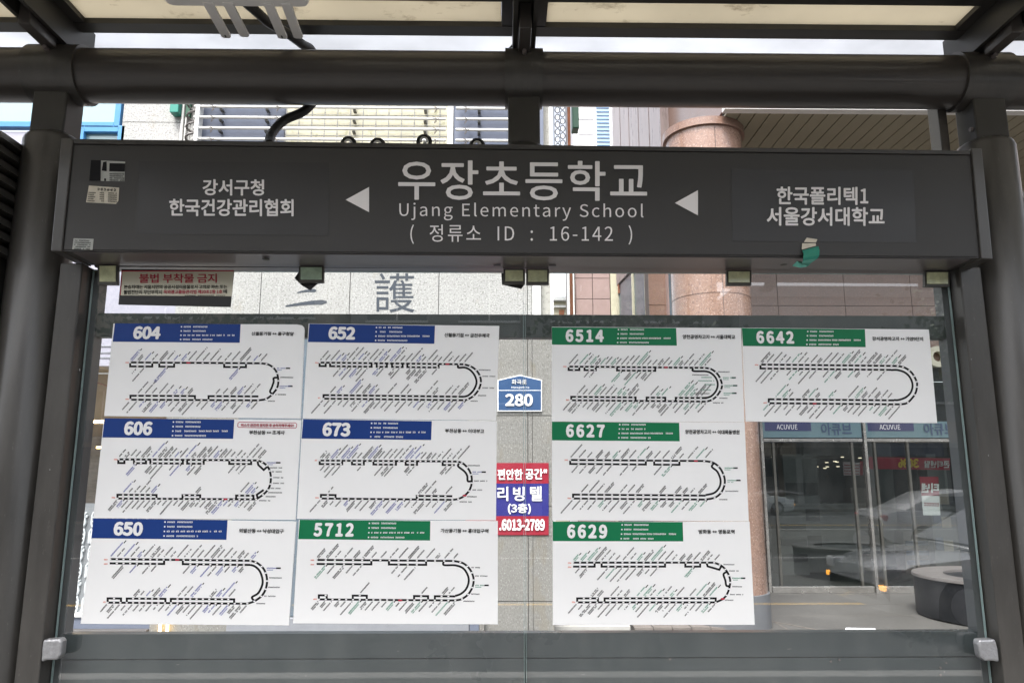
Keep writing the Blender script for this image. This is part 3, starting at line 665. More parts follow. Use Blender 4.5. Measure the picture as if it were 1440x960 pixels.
# ------------------------------------------------------------------ round black planter, flyer, kerb stones
pc = Vector((5.80, 6.62, 0)); pr = 0.90; hz = 0.47
pt_ = thing('round_planter', 'round black stone planter with a grey rim on the pavement', 'planter', pc)
b = MB(); b.lathe(pc, [(pr-0.02, 0.0), (pr, 0.02), (pr, hz-0.03), (pr-0.01, hz-0.028)], 64); b.build('drum', M['blackstone'], pt_)
b = MB(); b.lathe(pc, [(pr-0.32, hz-0.16), (pr-0.32, hz), (pr-0.30, hz+0.004), (pr+0.012, hz+0.004), (pr+0.016, hz-0.004), (pr+0.016, hz-0.027), (pr-0.2, hz-0.028)], 64, caps=False); b.build('rim', M['rimstone'], pt_)
b = MB(); b.lathe(pc, [(pr-0.325, hz-0.17), (pr-0.325, hz-0.12)], 48); b.build('soil', M['soil'], pt_)
b = MB(); b.hexa([(3.62, 5.90, 0.006), (3.93, 5.84, 0.006), (3.99, 6.00, 0.006), (3.70, 6.05, 0.006)], [(3.62, 5.90, 0.008), (3.93, 5.84, 0.008), (3.99, 6.00, 0.012), (3.70, 6.05, 0.008)])
o = b.build('paper_flyer', M['paper']); tag(o, 'white paper flyer lying on the pavement beside the round planter', 'flyer')
b = MB(); b.box(0.45, 1.35, 5.82, 6.12, 0.0, 0.075); b.box(0.5, 1.38, 5.9, 6.2, 0.0755, 0.10, 1); o = b.build('stone_block', [M['kerb'], M['timber']], bevel=0.008); tag(o, 'pale stone block lying on the ground between wall and column', 'stone block')
b = MB()
for k in range(5): b.box(1.40+k*0.2, 1.59+k*0.2, 5.85, 6.3, 0.0, 0.05+0.004*(k % 2))
o = b.build('timber_decking', M['timber']); tag(o, 'weathered grey timber boards on the ground before the pink column', 'decking')

# ------------------------------------------------------------------ what shows down the alley
wb = thing('white_building', 'white clad building far down the alley with a blue louvred panel', 'building', (1.6, 16, 0))
A = at(766, 178, 16); Bq = at(862, 178, 16)
b = MB(); b.box(A.x-0.3, at(776, 178, 16).x, 16, 18, 0, 20); 
b.box(at(806, 178, 16).x, Bq.x, 16, 18, at(830, 330, 16).z, 20)
b.build('wall', M['bldw'], wb)
b = MB()
for y in (134, 168, 189): z = at(825, y, 16).z; b.box(at(813, 178, 16).x, at(835, 178, 16).x, 15.985, 15.998, z, z+0.012)
b.build('panel_joint', M['kerb'], wb)
b = MB(); b.box(at(836, 178, 16).x, at(859, 178, 16).x, 15.9, 15.99, 8.5, 14.5, 1)
z = 8.6
while z < 14.4: b.box(at(838, 178, 16).x, at(856, 178, 16).x, 15.86, 15.899, z, z+0.05); z += 0.105
b.build('louvre', [M['louver'], M['bldw']], wb)
og = thing('ornamental_grille', 'pale wrought iron grille of scrolls seen beside the centre neck', 'grille', at(787, 205, 7.0))
b = MB(); p0, p1 = at(779, 178, 7), at(796, 178, 7); w_ = p1.x-p0.x
for k in range(22):
    z = 5.6+k*0.105
    for s in (0.3, 0.72):
        c = Vector((p0.x+w_*s, 7.0, z+(0.05 if s > .5 else 0))); b.tube([c+Vector((0.032*math.cos(a*0.63), 0, 0.045*math.sin(a*0.63))) for a in range(11)], 0.007, 5)
b.build('scroll', M['rimstone'], og)
b = MB()
for x in (p0.x, p1.x): b.box(x-0.006, x+0.006, 6.99, 7.01, 5.4, 8.0)
b.build('grille_bar', M['rimstone'], og)
b = MB(); p = at(800, 178, 7.4); b.tube([(p.x, 7.4, 3.2), (p.x, 7.4, 9)], 0.022, 10); o = b.build('drain_pipe', M['rust']); tag(o, 'thin rust brown drain pipe rising in the alley', 'pipe')
b = MB(); A, Bq = at(803.5, 140, 7.5), at(813.5, 184.5, 7.5); b.box(A.x, Bq.x, 7.4, 7.6, Bq.z, A.z+0.3); o = b.build('green_cabinet', M['greendark'], bevel=0.012); tag(o, 'dark green enamel cabinet fixed above the alley beside the rust pipe', 'cabinet')
pb_ = thing('pink_building', 'muted pink tiled building standing down the alley', 'building', (1.7, 12, 0))
A, Bq = at(808.5, 410, 12), at(858, 410, 12); ztp = at(830, 300, 12).z
b = MB(); b.box(A.x, Bq.x, 12.03, 14, 0, ztp, 1)
n_ = 2; w_ = (Bq.x-A.x)/n_
for i in range(n_):
    for k in range(16): b.box(A.x+i*w_+0.006, A.x+(i+1)*w_-0.006, 12, 12.031, k*0.42+0.006, min(ztp, (k+1)*0.42-0.006))
b.build('wall', [M['bldpink'], M['pinkjoint']], pb_)
b = MB(); b.box(Bq.x+0.01, at(868, 410, 12).x, 12, 13.5, 0, ztp); b.build('corner_strip', M['bldcream'], pb_)
b = MB(); b.box(at(799, 410, 12).x, A.x-0.02, 11.9, 12.3, 0, ztp); b.build('edge_pilaster', M['whitetrim'], pb_)
cb = thing('cream_building', 'low cream building with a cornice at the end of the alley', 'building', (1.3, 20, 0))
A, Bq = at(774, 420, 20), at(803, 420, 20)
b = MB(); b.box(A.x, Bq.x, 20, 23, 0, at(785, 418, 20).z); b.box(A.x-0.1, Bq.x+0.1, 19.8, 20, at(785, 424, 20).z, at(785, 419, 20).z, 1); b.box(A.x, Bq.x, 19.9, 20, at(785, 433, 20).z, at(785, 430, 20).z, 1)
b.build('wall', [M['bldcream'], M['whitetrim']], cb)
b = MB(); b.box(at(786, 430, 20).x, at(793, 430, 20).x, 19.95, 19.99, 3, at(785, 436, 20).z); b.build('window', M['rust'], cb)
# side wall of the alley running back from the column
sw_ = thing('alley_side_building', 'dark glazed building side with brown cladding above along the alley', 'building', (3, 10, 0))
P0, P1 = at(941, 410, 8.4), at(869, 410, 11.5)
zm = 5.15
def sidequad(f0, f1, z0, z1, off=0.0):
    a = P0.lerp(P1, f0); c = P0.lerp(P1, f1); d = (P1-P0).normalized(); nn = Vector((d.y, -d.x, 0)) if False else Vector((-abs(d.y), -abs(d.x), 0)).normalized()
    o_ = nn*off
    return [Vector((a.x, a.y, z0))+o_, Vector((c.x, c.y, z0))+o_, Vector((c.x, c.y, z1))+o_, Vector((a.x, a.y, z1))+o_]
b = MB(); back = Vector((1.2, 0.6, 0))
q = sidequad(0, 1, 0, zm); b.hexa(q, [p+back for p in q]); b.build('glazed_wall', M['alleyglass'], sw_)
b = MB(); q = sidequad(0, 0.33, 0, zm, 0.02); b.hexa(q, [p+Vector((0.02, 0.01, 0)) for p in q]); b.build('stone_band', M['bldpink'], sw_)
b = MB()
for f_ in (0.36, 0.62, 0.97): q = sidequad(f_, f_+0.025, 0, zm, 0.03); b.hexa(q, [p+Vector((0.03, 0.015, 0)) for p in q])
b.build('mullion', M['bldcream'], sw_)
b = MB()
for k in range(5):
    q = sidequad(k*0.2+0.008, k*0.2+0.192, zm+0.03, 11, 0.03); b.hexa(q, [p+back for p in q])
b.build('brown_cladding', M['purple'], sw_)
b = MB(); p = at(867.5, 178, 11.45); b.box(p.x-0.07, p.x+0.07, 11.35, 11.5, 5, 11); b.build('brown_pilaster', M['rust'], sw_)
# ------------------------------------------------------------------ the bus shelter
CX = 0.0725                                  # middle of the shelter
sh = thing('bus_shelter', 'charcoal grey metal bus shelter framing two glass panes', 'bus shelter', (CX, 0, 0))
PXL, PXR, PR = CX-1.5375, CX+1.5375, 0.088
for px_ in (PXL, PXR):                        # round posts with a chamfered top and a square neck
    b = MB(); zt = 2.69
    b.lathe((px_, 0, 0), [(PR, -0.01), (PR, zt-0.025), (PR-0.006, zt-0.01), (PR-0.02, zt)], 40)
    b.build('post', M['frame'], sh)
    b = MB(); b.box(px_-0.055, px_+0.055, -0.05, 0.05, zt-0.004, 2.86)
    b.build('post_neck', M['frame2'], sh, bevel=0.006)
# the inner strip plates beside the right neck
b = MB(); b.box(PXR-0.125, PXR-0.095, 0.03, 0.09, 2.30, 2.90); b.build('side_strip', M['pipe'], sh, bevel=0.003)
for z_b in (2.725, 2.835):
    b = MB(); b.tube([(PXR-0.058, -0.035, z_b), (PXR-0.066, -0.035, z_b)], 0.008, 6); b.build('bolt', M['bracket'], sh)
# centre neck with its flared foot
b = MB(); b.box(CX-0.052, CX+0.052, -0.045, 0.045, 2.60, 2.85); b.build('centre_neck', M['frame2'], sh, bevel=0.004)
b = MB(); b.lathe((CX, 0, 0), [(0.105, 2.60), (0.10, 2.625), (0.075, 2.655), (0.05, 2.662)], 32); b.build('neck_flange', M['frame2'], sh)
# pipe beam, sleeves
BZ, BR = 2.912, 0.088
def xring(x, r, n=40, y=0, z=BZ): return [(x, y+r*math.cos(2*math.pi*k/n), z+r*math.sin(2*math.pi*k/n)) for k in range(n)]
b = MB(); b.rings([xring(-3.2, BR), xring(3.35, BR)]); b.build('pipe_beam', M['pipe'], sh)
for x0, x1 in ((CX-0.062, CX+0.062), (PXL-0.085, PXL+0.085), (PXR-0.085, PXR+0.085)):
    b = MB(); b.rings([xring(x0, BR+0.001), xring(x0, BR+0.010), xring(x1, BR+0.010), xring(x1, BR+0.001)]); 
    for f_ in range(len(b.sm)): b.sm[f_] = True
    b.build('beam_sleeve', M['frame'], sh)
# rafters: a deep box with a narrow channel under it, running forward over the pavement
RX = (PXL, CX, PXR)
for rx in RX:
    b = MB()
    b.box(rx-0.037, rx-0.024, -1.45, 0.10, 2.995, 3.125); b.box(rx+0.024, rx+0.037, -1.45, 0.10, 2.995, 3.125)
    b.box(rx-0.0235, rx+0.0235, -1.45, 0.10, 3.05, 3.124)
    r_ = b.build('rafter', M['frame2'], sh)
    b = MB(); b.box(rx-0.019, rx+0.019, -0.215, -0.078, 2.962, 3.049); b.build('rafter_channel', M['pipe'], sh, bevel=0.003)
    b = MB(); b.tube([(rx, -0.108, 2.952), (rx, -0.090, 2.952)], 0.007, 12); b.build('bolt', M['bracket'], sh)
# purlins, lamp strips and roof sheets between the rafters
bays = [(-3.2, PXL-0.038), (PXL+0.038, CX-0.038), (CX+0.038, PXR-0.038), (PXR+0.038, 3.35)]
for x0, x1 in bays:
    for y0, y1 in ((-0.034, 0.022), (-0.27, -0.168), (-0.62, -0.56), (-1.02, -0.96), (-1.45, -1.38)):
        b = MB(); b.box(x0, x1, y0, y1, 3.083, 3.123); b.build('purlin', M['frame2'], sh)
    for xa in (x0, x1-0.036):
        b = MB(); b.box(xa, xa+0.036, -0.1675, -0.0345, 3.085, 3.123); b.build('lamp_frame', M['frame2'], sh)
    b = MB(); b.box(x0+0.037, x1-0.037, -0.1675, -0.0345, 3.102, 3.108); b.build('lamp_diffuser', CREAMLIGHT, sh)
b = MB(); b.box(-3.2, 3.35, 0.0, 0.50, 3.128, 3.136); b.build('roof_sheet', ROOFCLEAR, sh)
b = MB(); b.box(-3.2, 3.35, -1.5, -0.22, 3.128, 3.136); b.build('roof_panel', ROOFCREAM, sh)
b = MB(); b.box(-3.2, 3.35, 0.501, 0.515, 3.118, 3.142); b.build('roof_edge_strip', M['whitetrim'], sh)
# upright frame members beside the glass, the rail and lower panel behind it
for s, xa, xb in ((-1, PXL+0.094, CX-1.374), (1, CX+1.374, PXR-0.094)):
    b = MB(); b.box(xa, xb, -0.052, 0.045, 0.0, 2.252); b.build('frame_upright', M['frame'], sh, bevel=0.004)
    b = MB()
    xg0, xg1 = (xb+0.0005, xb+0.022) if s < 0 else (xa-0.022, xa-0.0005)
    b.box(xg0, xg1, 0.016, 0.06, 0.3, 2.25); b.build('frame_rebate', M['rebate'], sh)
b = MB(); b.box(CX-1.373, CX+1.373, 0.020, 0.055, 2.033, 2.109); b.build('back_rail', M['rail'], sh, bevel=0.003)
b = MB(); b.box(CX-1.373, CX+1.373, 0.018, 0.055, 1.075, 1.144); b.box(CX-1.373, CX+1.373, 0.018, 0.055, 0.32, 1.072); b.box(CX-1.36, CX+1.36, 0.025, 0.05, 1.06, 1.09, 1)
b.build('lower_panel', [M['panel'], M['seam']], sh)
b = MB()
for qx, qy in ((1168, 929), (1180, 927), (1322, 938), (1330, 931), (1322, 948), (942, 926)):
    p = at(qx, qy, 0.0175); b.tube([p, p+Vector((0, -0.003, 0))], 0.0032, 8)
b.build('screw', M['bracket'], sh)
# small paint chips and scuffs on the posts and the lower panel
rs = random.Random(21); b = MB()
for qx, qy, w_, h_ in ((1110, 912, 6, 0.8), (1328, 944, 1.5, 1.5), (943, 926, 2, 2), (250, 934, 4, 0.7), (560, 915, 3, 0.6), (820, 948, 5, 0.6), (430, 950, 1.4, 1.4)):
    b.poly([at(qx-w_/2, qy-h_/2, 0.0172), at(qx+w_/2, qy-h_/2-0.4, 0.0172), at(qx+w_/2, qy+h_/2-0.4, 0.0172), at(qx-w_/2, qy+h_/2, 0.0172)])
for qx, qy, w_, h_ in ((70, 660, 1.6, 2.2), (112, 520, 1.2, 3), (1366, 505, 1.4, 1.8), (1390, 640, 1.2, 2.6), (88, 800, 1.2, 1.8)):
    b.poly([at(qx-w_/2, qy-h_/2, -0.0526), at(qx+w_/2, qy-h_/2, -0.0526), at(qx+w_/2, qy+h_/2, -0.0526), at(qx-w_/2, qy+h_/2, -0.0526)])
b.uv = 1; b.build('paint_chip', M['scuff'], sh)
# header behind the sign that the panes hang from
b = MB(); b.box(CX-1.373, CX+1.373, 0.012, 0.06, 2.258, 2.34); b.build('header_rail', M['underside'], sh)
# the two glass panes (edges catch the light green)
def pane(x0, x1, z0, z1):
    b = MB()
    b.poly([(x0, 0, z0), (x1, 0, z0), (x1, 0, z1), (x0, 0, z1)], 0)
    y = 0.010; t = 0.0012
    for a in ((x0, x0+t, z0, z1), (x1-t, x1, z0, z1), (x0+t, x1-t, z0, z0+t), (x0+t, x1-t, z1-t, z1)):
        b.box(a[0], a[1], 0.0004, y, a[2], a[3], 1)
    b.uv = 1
    return b.build('glass_pane', [GLASS, GEDGE], sh)
pane(CX-1.370, CX-0.0022, 0.72, 2.243); pane(CX+0.0022, CX+1.370, 0.72, 2.243)
b = MB(); b.box(CX-0.004, CX+0.004, 0.011, 0.0172, 0.72, 1.142); b.build('joint_gasket', M['black'], sh)
# glass clips under the sign
def clip(x0, y0, x1, y1, m_, top, skirt=None):
    Yc = -0.022
    b = MB(); q = [at(*p, Yc) for p in rect(x0, y0, x1, y1)]
    b.slab(q, 0.016); c = b.build('glass_clip', M['clipframe'], sh, bevel=0.0015)
    b = MB(); q = [at(*p, Yc-0.003) for p in rect(x0+2.5, y0+1.5, x1-2.5, y1-4)]; b.slab(q, 0.0028)
    b.build('clip_face', m_, c, bevel=0.0012)
    for fx in (0.25, 0.75):
        p = at(x0+(x1-x0)*fx, top+5, Yc-0.0005); b = MB(); b.tube([p, p+Vector((0, -0.0025, 0))], 0.0028, 10); b.build('clip_screw', M['clipframe'], c)
    b = MB(); q = [at(*p, Yc) for p in ((x0-2, top), (x1, top), (x1-1, y0-1), (x0-1, y0-1))]; b.slab(q, 0.012)
    b.build('clip_bracket', M['bracket'], c)
    if skirt:
        b = MB(); b.slab([at(*p, -0.0045) for p in skirt], 0.003); b.build('gasket', M['black'], c)
clip(137, 372, 165, 400, M['clip'], 357)
clip(420, 374, 455, 397, M['clipgreen'], 358, [(414, 391), (421, 381), (452, 381), (453, 398), (446, 399), (436, 408), (424, 401)])
clip(708, 378, 738, 399, M['clip'], 361, [(705, 384), (737, 384), (737, 401), (733, 406), (706, 400)])
clip(740, 378, 772, 400, M['clip'], 361)
clip(1022, 380, 1057, 401, M['clip'], 364)
clip(1301, 381, 1336, 403, M['clip'], 366)
# hammered corner clamps at the foot of the panes
for s, pts in ((-1, [(60, 899), (84, 897), (87, 902), (85, 921), (79, 928), (65, 928), (57, 931), (58, 915)]),
               (1, [(1377, 899), (1400, 898), (1404, 912), (1406, 931), (1398, 929), (1386, 929), (1379, 924), (1376, 906)])):
    b = MB(); b.slab([at(*p, -0.056) for p in pts], 0.03); b.build('corner_clamp', M['chrome'], sh, bevel=0.006)

# ------------------------------------------------------------------ the stop sign box
SY = -0.15
sg = thing('bus_stop_sign', 'long dark grey sign box naming the stop in large white lettering', 'sign', (CX, SY, 2.25))
F4 = [at(103, 195.5, SY), at(1365, 212, SY), at(1379, 363, SY), at(87, 353, SY)]
b = MB(); D = Vector((0, 0.152, 0))
b.hexa(F4, [p+D for p in F4]); hsg = b.build('sign_housing', M['signbox'], sg)
# underside skin; light from the pavement is put into its brighter colour
b = MB(); z_ = Vector((0, 0, -0.0025)); e1, e2 = F4[3]+Vector((0.03, 0.006, -0.0005)), F4[2]+Vector((-0.03, 0.006, -0.0005))
b.hexa([e1, e2, e2+Vector((0, 0.138, 0)), e1+Vector((0, 0.138, 0))], [e1+z_, e2+z_, e2+z_+Vector((0, 0.138, 0)), e1+z_+Vector((0, 0.138, 0))])
b.build('underside_plate', M['underside'], sg)
# front plate standing 3 mm proud, below the lid seam
b = MB(); b.slab([at(*p, SY-0.004) for p in ((105, 203.5), (1363, 219), (1376, 361), (89.5, 351))], 0.0038); b.build('front_plate', M['signface'], sg, bevel=0.0012)
b = MB(); b.slab([at(*p, SY-0.006) for p in ((104, 195.6), (1364.5, 212), (1365, 217.4), (103.4, 202))], 0.0058); b.build('lid_strip', M['signbox'], sg, bevel=0.001)
for pts in ([(86, 193.5), (102.5, 195), (86.5, 353.4), (71, 352.8)], [(1366, 208), (1381, 208.5), (1396.5, 364.5), (1380, 363.6)]):
    b = MB(); b.slab([at(*p, SY-0.008) for p in pts], 0.165); b.build('end_cap', M['frame'], sg, bevel=0.003)
for pts in ([(195, 227), (463, 229), (462, 331), (192, 329)], [(1028, 238), (1284, 240), (1289, 341), (1030, 339)]):
    b = MB(); b.slab([at(*p, SY-0.0048) for p in pts], 0.0006); b.build('dark_film', M['film'], sg)
LY = SY-0.0062
def st(body, x0, y0, x1, y1, bold, dy, nm='lettering', space=1.0):
    mb = MB(); text_mb(body, [(x0, y0), (x1, y0+dy), (x1, y1+dy), (x0, y1)], LY, mb, 0, bold, None, space)
    return mb.build(nm, M['letter'], sg)
st('우장초등학교', 560, 225, 910, 281, 0.004, 2, 'stop_name', 1.03)
st('Ujang Elementary School', 561.5, 284.5, 905, 309.5, 0.0, 2, 'english_name', 1.07)
st('(  정류소  ID  :  16-142  )', 577, 315.5, 889, 343, 0.0, 1, 'stop_number', 1.08)
st('강서구청', 285, 252, 371.5, 275, 0.009, 0.5)
st('한국건강관리협회', 238, 279.5, 413, 304, 0.009, 0.5)
st('한국폴리텍1', 1092, 262.5, 1221, 288, 0.009, 0.5)
st('서울강서대학교', 1078, 291, 1244, 317.5, 0.009, 0.5)
for pts in ([(486, 281), (519, 263), (519, 298.5)], [(949, 285.5), (981.5, 267.5), (981.5, 303)]):
    b = MB(); b.poly([at(*p, LY) for p in pts]); b.uv = 1; b.build('direction_arrow', M['letter'], sg)
b = MB()
for x in (699, 777): b.poly([at(*p, 0.0) + Vector((0, -0.0365, 0.0)) for p in ()] or [atz(x-5, 372, 2.2505), atz(x+5, 372, 2.2505), atz(x+5, 374, 2.2505), atz(x-5, 374, 2.2505)])
b.uv = 1; b.build('slot', M['black'], sg)
for x, y in ((374, 364), (1102, 371)):
    p = atz(x, y, 2.2525); b = MB(); b.lathe(p, [(0.011, 0), (0.011, -0.003), (0.007, -0.005)], 16); b.build('lock', M['clipframe'], sg)

# stickers, tape and things hung on the sign
def sticker(name, label, cat, pts, Y, m_, th=0.0006):
    b = MB(); b.slab([at(*p, Y) for p in pts], th); o = b.build(name, m_); tag(o, label, cat); return o
SF = SY-0.0046
s1 = sticker('sticker_label', 'black and silver torn label at the top left of the sign', 'label', [(128, 225), (176, 227.5), (175, 255), (125.5, 254.5)], SF, M['labelw'])
b = MB()
b.poly([at(*p, SF-0.0008) for p in ((128, 225), (142, 225.5), (141.5, 254.5), (125.5, 254.5))]); b.poly([at(*p, SF-0.0008) for p in ((154, 229.5), (176, 230), (175.5, 241.5), (153.5, 241))])
b.poly([at(*p, SF-0.0008) for p in ((145, 228), (150, 227), (150, 241), (143, 240))])
b.poly([at(*p, SF-0.0008) for p in ((146.5, 251), (149, 251), (149, 254.5), (146.5, 254.5))])
b.uv = 1; b.build('print', M['ink'], s1)
b = MB()
for k in range(4): scribble(b, (154, 245.5+k*2.9), (1, 0.02), 10, 2.1, 1.8, conv=lambda v: at(v.x, v.y, SF-0.0009), seed=k)
b.uv = 1; b.build('fine_print', M['ink'], s1)
s2 = sticker('sticker_label', 'beige information label with rows of fine print under the torn label', 'label', [(125, 261), (167.5, 264), (166.5, 282), (163, 286.8), (121, 284.5)], SF, M['label'])
b = MB()
scribble(b, (137, 267.8), (1, 0.05), 6, 4.6, 3.6, conv=lambda v: at(v.x, v.y, SF-0.0009), seed=3, fill=0.6)
for k in range(5):
    for xx, nn in ((124.5-k*0.4, 5), (140, 3), (152, 6)):
        scribble(b, (xx, 271.5+k*2.9+(xx-124)*0.03), (1, 0.05), nn, 2.1, 1.7, conv=lambda v: at(v.x, v.y, SF-0.0009), seed=k*7+nn)
b.uv = 1; b.build('fine_print', M['ink'], s2)
s3 = sticker('sticker_label', 'small grey printed label in the bottom left corner of the sign', 'label', [(103.5, 335), (131.5, 336), (130, 351.5), (101.5, 350.5)], SF, M['labelw'])
b = MB()
for k in range(5): scribble(b, (105-k*0.3, 338.8+k*2.9), (1, 0.03), 11, 2.1, 1.7, conv=lambda v: at(v.x, v.y, SF-0.0009), seed=k+40)
b.uv = 1; b.build('fine_print', M['ink'], s3)

# peeling green tape curling over the lower edge of the sign
tp = thing('peeling_tape', 'torn strip of green tape curling off the lower edge of the sign', 'tape', at(1135, 360, SY))
def curl(rows):
    b = MB(); n0 = None
    for i in range(len(rows)-1):
        (a, ya), (c, yc) = rows[i], rows[i+1]
        b.poly([at(*a[0], ya), at(*a[1], ya), at(*c[1], yc), at(*c[0], yc)], smooth=True)
    b.uv = 1
    return b
b = curl([(((1134.5, 334.2), (1149.5, 336.5)), SY-0.006), (((1130.5, 340.3), (1147.5, 341)), SY-0.008)]); b.build('tape_residue', M['label'], tp)
b = curl([(((1128, 342), (1147, 342)), SY-0.008), (((1127.5, 351), (1147.5, 345.5)), SY-0.011)]); b.build('tape_residue', M['label'], tp)
b = curl([(((1128, 352), (1151, 346)), SY-0.010), (((1130, 357), (1152.5, 352)), SY-0.018), (((1129.5, 363), (1152, 359)), SY-0.024), (((1129, 366.5), (1150, 363.5)), SY-0.022)]); b.build('tape_strip', M['tape'], tp)
b = curl([(((1129, 366.5), (1150, 363.5)), SY-0.0221), (((1127, 370.5), (1141, 369.5)), SY-0.014), (((1121, 367), (1136, 374.5)), SY-0.008), (((1114, 374), (1126, 376.5)), SY-0.003)]); b.build('tape_back', M['tapelight'], tp)

# the notice hung in the gap under the sign
Yn = -0.012
nt_ = thing('warning_notice', 'cream notice with red heading against illegal posting, on a black backing', 'notice', at(247, 428, Yn))
b = MB(); b.slab([at(*p, Yn) for p in ((171, 378.3), (329, 380), (324, 431.5), (166.5, 428))], 0.004); b.build('backing_board', M['black'], nt_)
b = MB(); b.slab([at(*p, Yn-0.0012) for p in ((171.2, 380.6), (328.6, 380.3), (326, 416.5), (168.5, 415.2))], 0.001); b.build('printed_sheet', M['cream'], nt_)
b = MB()
b.poly([at(*p, Yn-0.0016) for p in ((171.2, 380.4), (328.6, 380.1), (328.5, 381.5), (171.1, 381.9))]); b.poly([at(*p, Yn-0.0016) for p in ((171.2, 381.9), (172.3, 381.9), (169.6, 415.2), (168.5, 415.2))])
b.uv = 1; b.build('red_border', M['red'], nt_)
def ns(body, a, m_, bold, nm='lettering'):
    x0, y0, x1, y1 = [v/6.545 for v in a]; text_part(nm, body, rect(130+x0, 350+y0, 130+x1, 350+y1, -0.2), Yn-0.0018, m_, nt_, bold)
ns('불법 부착물 금지', (430, 228, 1145, 314), M['red'], 0.006, 'heading')
ns('본승차대는 서울시민의 공공시설이용물로서 고의로 파손 또는', (292, 332, 1240, 368), M['ink'], 0.004)
ns('불법전단지 무단부착시', (288, 378, 640, 418), M['ink'], 0.004)
ns('옥외광고물등관리법 제20조1항 1호', (655, 376, 1196, 414), M['red'], 0.008)
ns('에', (1203, 374, 1238, 412), M['ink'], 0.004)
b = MB(); scribble(b, (130+850/6.545, 350+432/6.545), (1, 0), 22, 2.6, 1.3, conv=lambda v: at(v.x, v.y, Yn-0.0018), seed=5); b.uv = 1; b.build('fine_print', M['ink'], nt_)

# wireless box with four flat aerials under the roof, and its cable
ap = thing('wireless_access_point', 'white wireless box with four flat aerials hanging under the roof', 'wireless router', atz(335, -20, 2.99))
Z0 = 2.985
b = MB(); q = []
def rrect(x0, y0, x1, y1, r, n=5):
    out = []
    for cx_, cy_, a0 in ((x1-r, y1-r, 0), (x0+r, y1-r, 90), (x0+r, y0+r, 180), (x1-r, y0+r, 270)):
        for k in range(n+1):
            a = R(a0+90*k/n); out.append((cx_+r*math.cos(a), cy_+r*math.sin(a)))
    return out
A = atz(236, 11, Z0); Bp = atz(437, 14, Z0)
ol = rrect(A.x, A.y-0.26, Bp.x, A.y, 0.022)
b.rings([[(x, y, Z0+0.004) for x, y in rrect(A.x+0.004, A.y-0.256, Bp.x-0.004, A.y-0.004, 0.02)], [(x, y, Z0+0.012) for x, y in ol], [(x, y, Z0+0.05) for x, y in ol]]); 
b.build('casing', M['apwhite'], ap)
b = MB(); b.box(A.x+0.12, Bp.x-0.12, A.y-0.2, A.y-0.06, Z0+0.0505, 3.082); b.build('mount', M['frame2'], ap)
for (xa, ya), (xb, yb), slot in (((293, 8), (319, 54.5), 1), ((321, 8), (344.5, 53), 0), ((378, 9), (398, 55.5), 1), ((403, 9.5), (420, 55), 0)):
    p, q2 = atz(xa, ya, Z0), atz(xb, yb, Z0); d = (q2-p); d.z = 0; L = d.length; d.normalize(); n_ = Vector((d.y, -d.x, 0)); w = 0.0150
    ring = lambda z: [p-d*0.01+n_*w+Vector((0, 0, z)), p+d*(L-0.006)+n_*w+Vector((0, 0, z)), p+d*L+n_*(w-0.006)+Vector((0, 0, z)), p+d*L-n_*(w-0.006)+Vector((0, 0, z)), p+d*(L-0.006)-n_*w+Vector((0, 0, z)), p-d*0.01-n_*w+Vector((0, 0, z))]
    b = MB(); b.hexa(ring(0.0), ring(0.010)); o = b.build('aerial', M['apwhite'], ap, bevel=0.002)
    if slot:
        c = p+d*(L-0.014); b = MB()
        b.hexa([c+n_*a_+d*e_+Vector((0, 0, -0.001)) for a_, e_ in ((-.002, -.006), (.002, -.006), (.002, .006), (-.002, .006))], [c+n_*a_+d*e_+Vector((0, 0, 0.001)) for a_, e_ in ((-.002, -.006), (.002, -.006), (.002, .006), (-.002, .006))]); b.build('keyhole', M['black'], o)
def smooth(pts, n=6):
    pts = [Vector(p) for p in pts]; out = []
    for i in range(len(pts)-1):
        p0, p1, p2, p3 = pts[max(0, i-1)], pts[i], pts[i+1], pts[min(len(pts)-1, i+2)]
        for k in range(n):
            t = k/n
            out.append(0.5*((2*p1)+(p2-p0)*t+(2*p0-5*p1+4*p2-p3)*t*t+(3*p1-p0-3*p2+p3)*t*t*t))
    out.append(pts[-1]); return out
b = MB()
b.tube(smooth([at(346, 4, -0.25), at(362, 18, -0.2), at(378, 32, -0.14), at(402, 46, -0.06), at(424, 62, 0.02), at(441, 78, 0.09), Vector((at(441, 110, 0.12).x, 0.12, 2.90)), at(438, 146, 0.10), at(425, 158, 0.09), at(402, 168, 0.08), at(388, 180, 0.06), at(380, 193, 0.03), at(379, 203, 0.0)]), 0.0158, 10)
o = b.build('power_cable', M['cable']); tag(o, 'thick black cable running from the wireless box behind the pipe to the sign', 'cable')
b = MB(); b.tube(smooth([at(727, 50, 0.02), at(722, 62, 0.02), at(714, 71, 0.03), at(706, 78, 0.03)]), 0.0035, 8)
o = b.build('thin_wire', M['cable']); tag(o, 'thin black wire drooping from the roof to the pipe beam', 'wire')
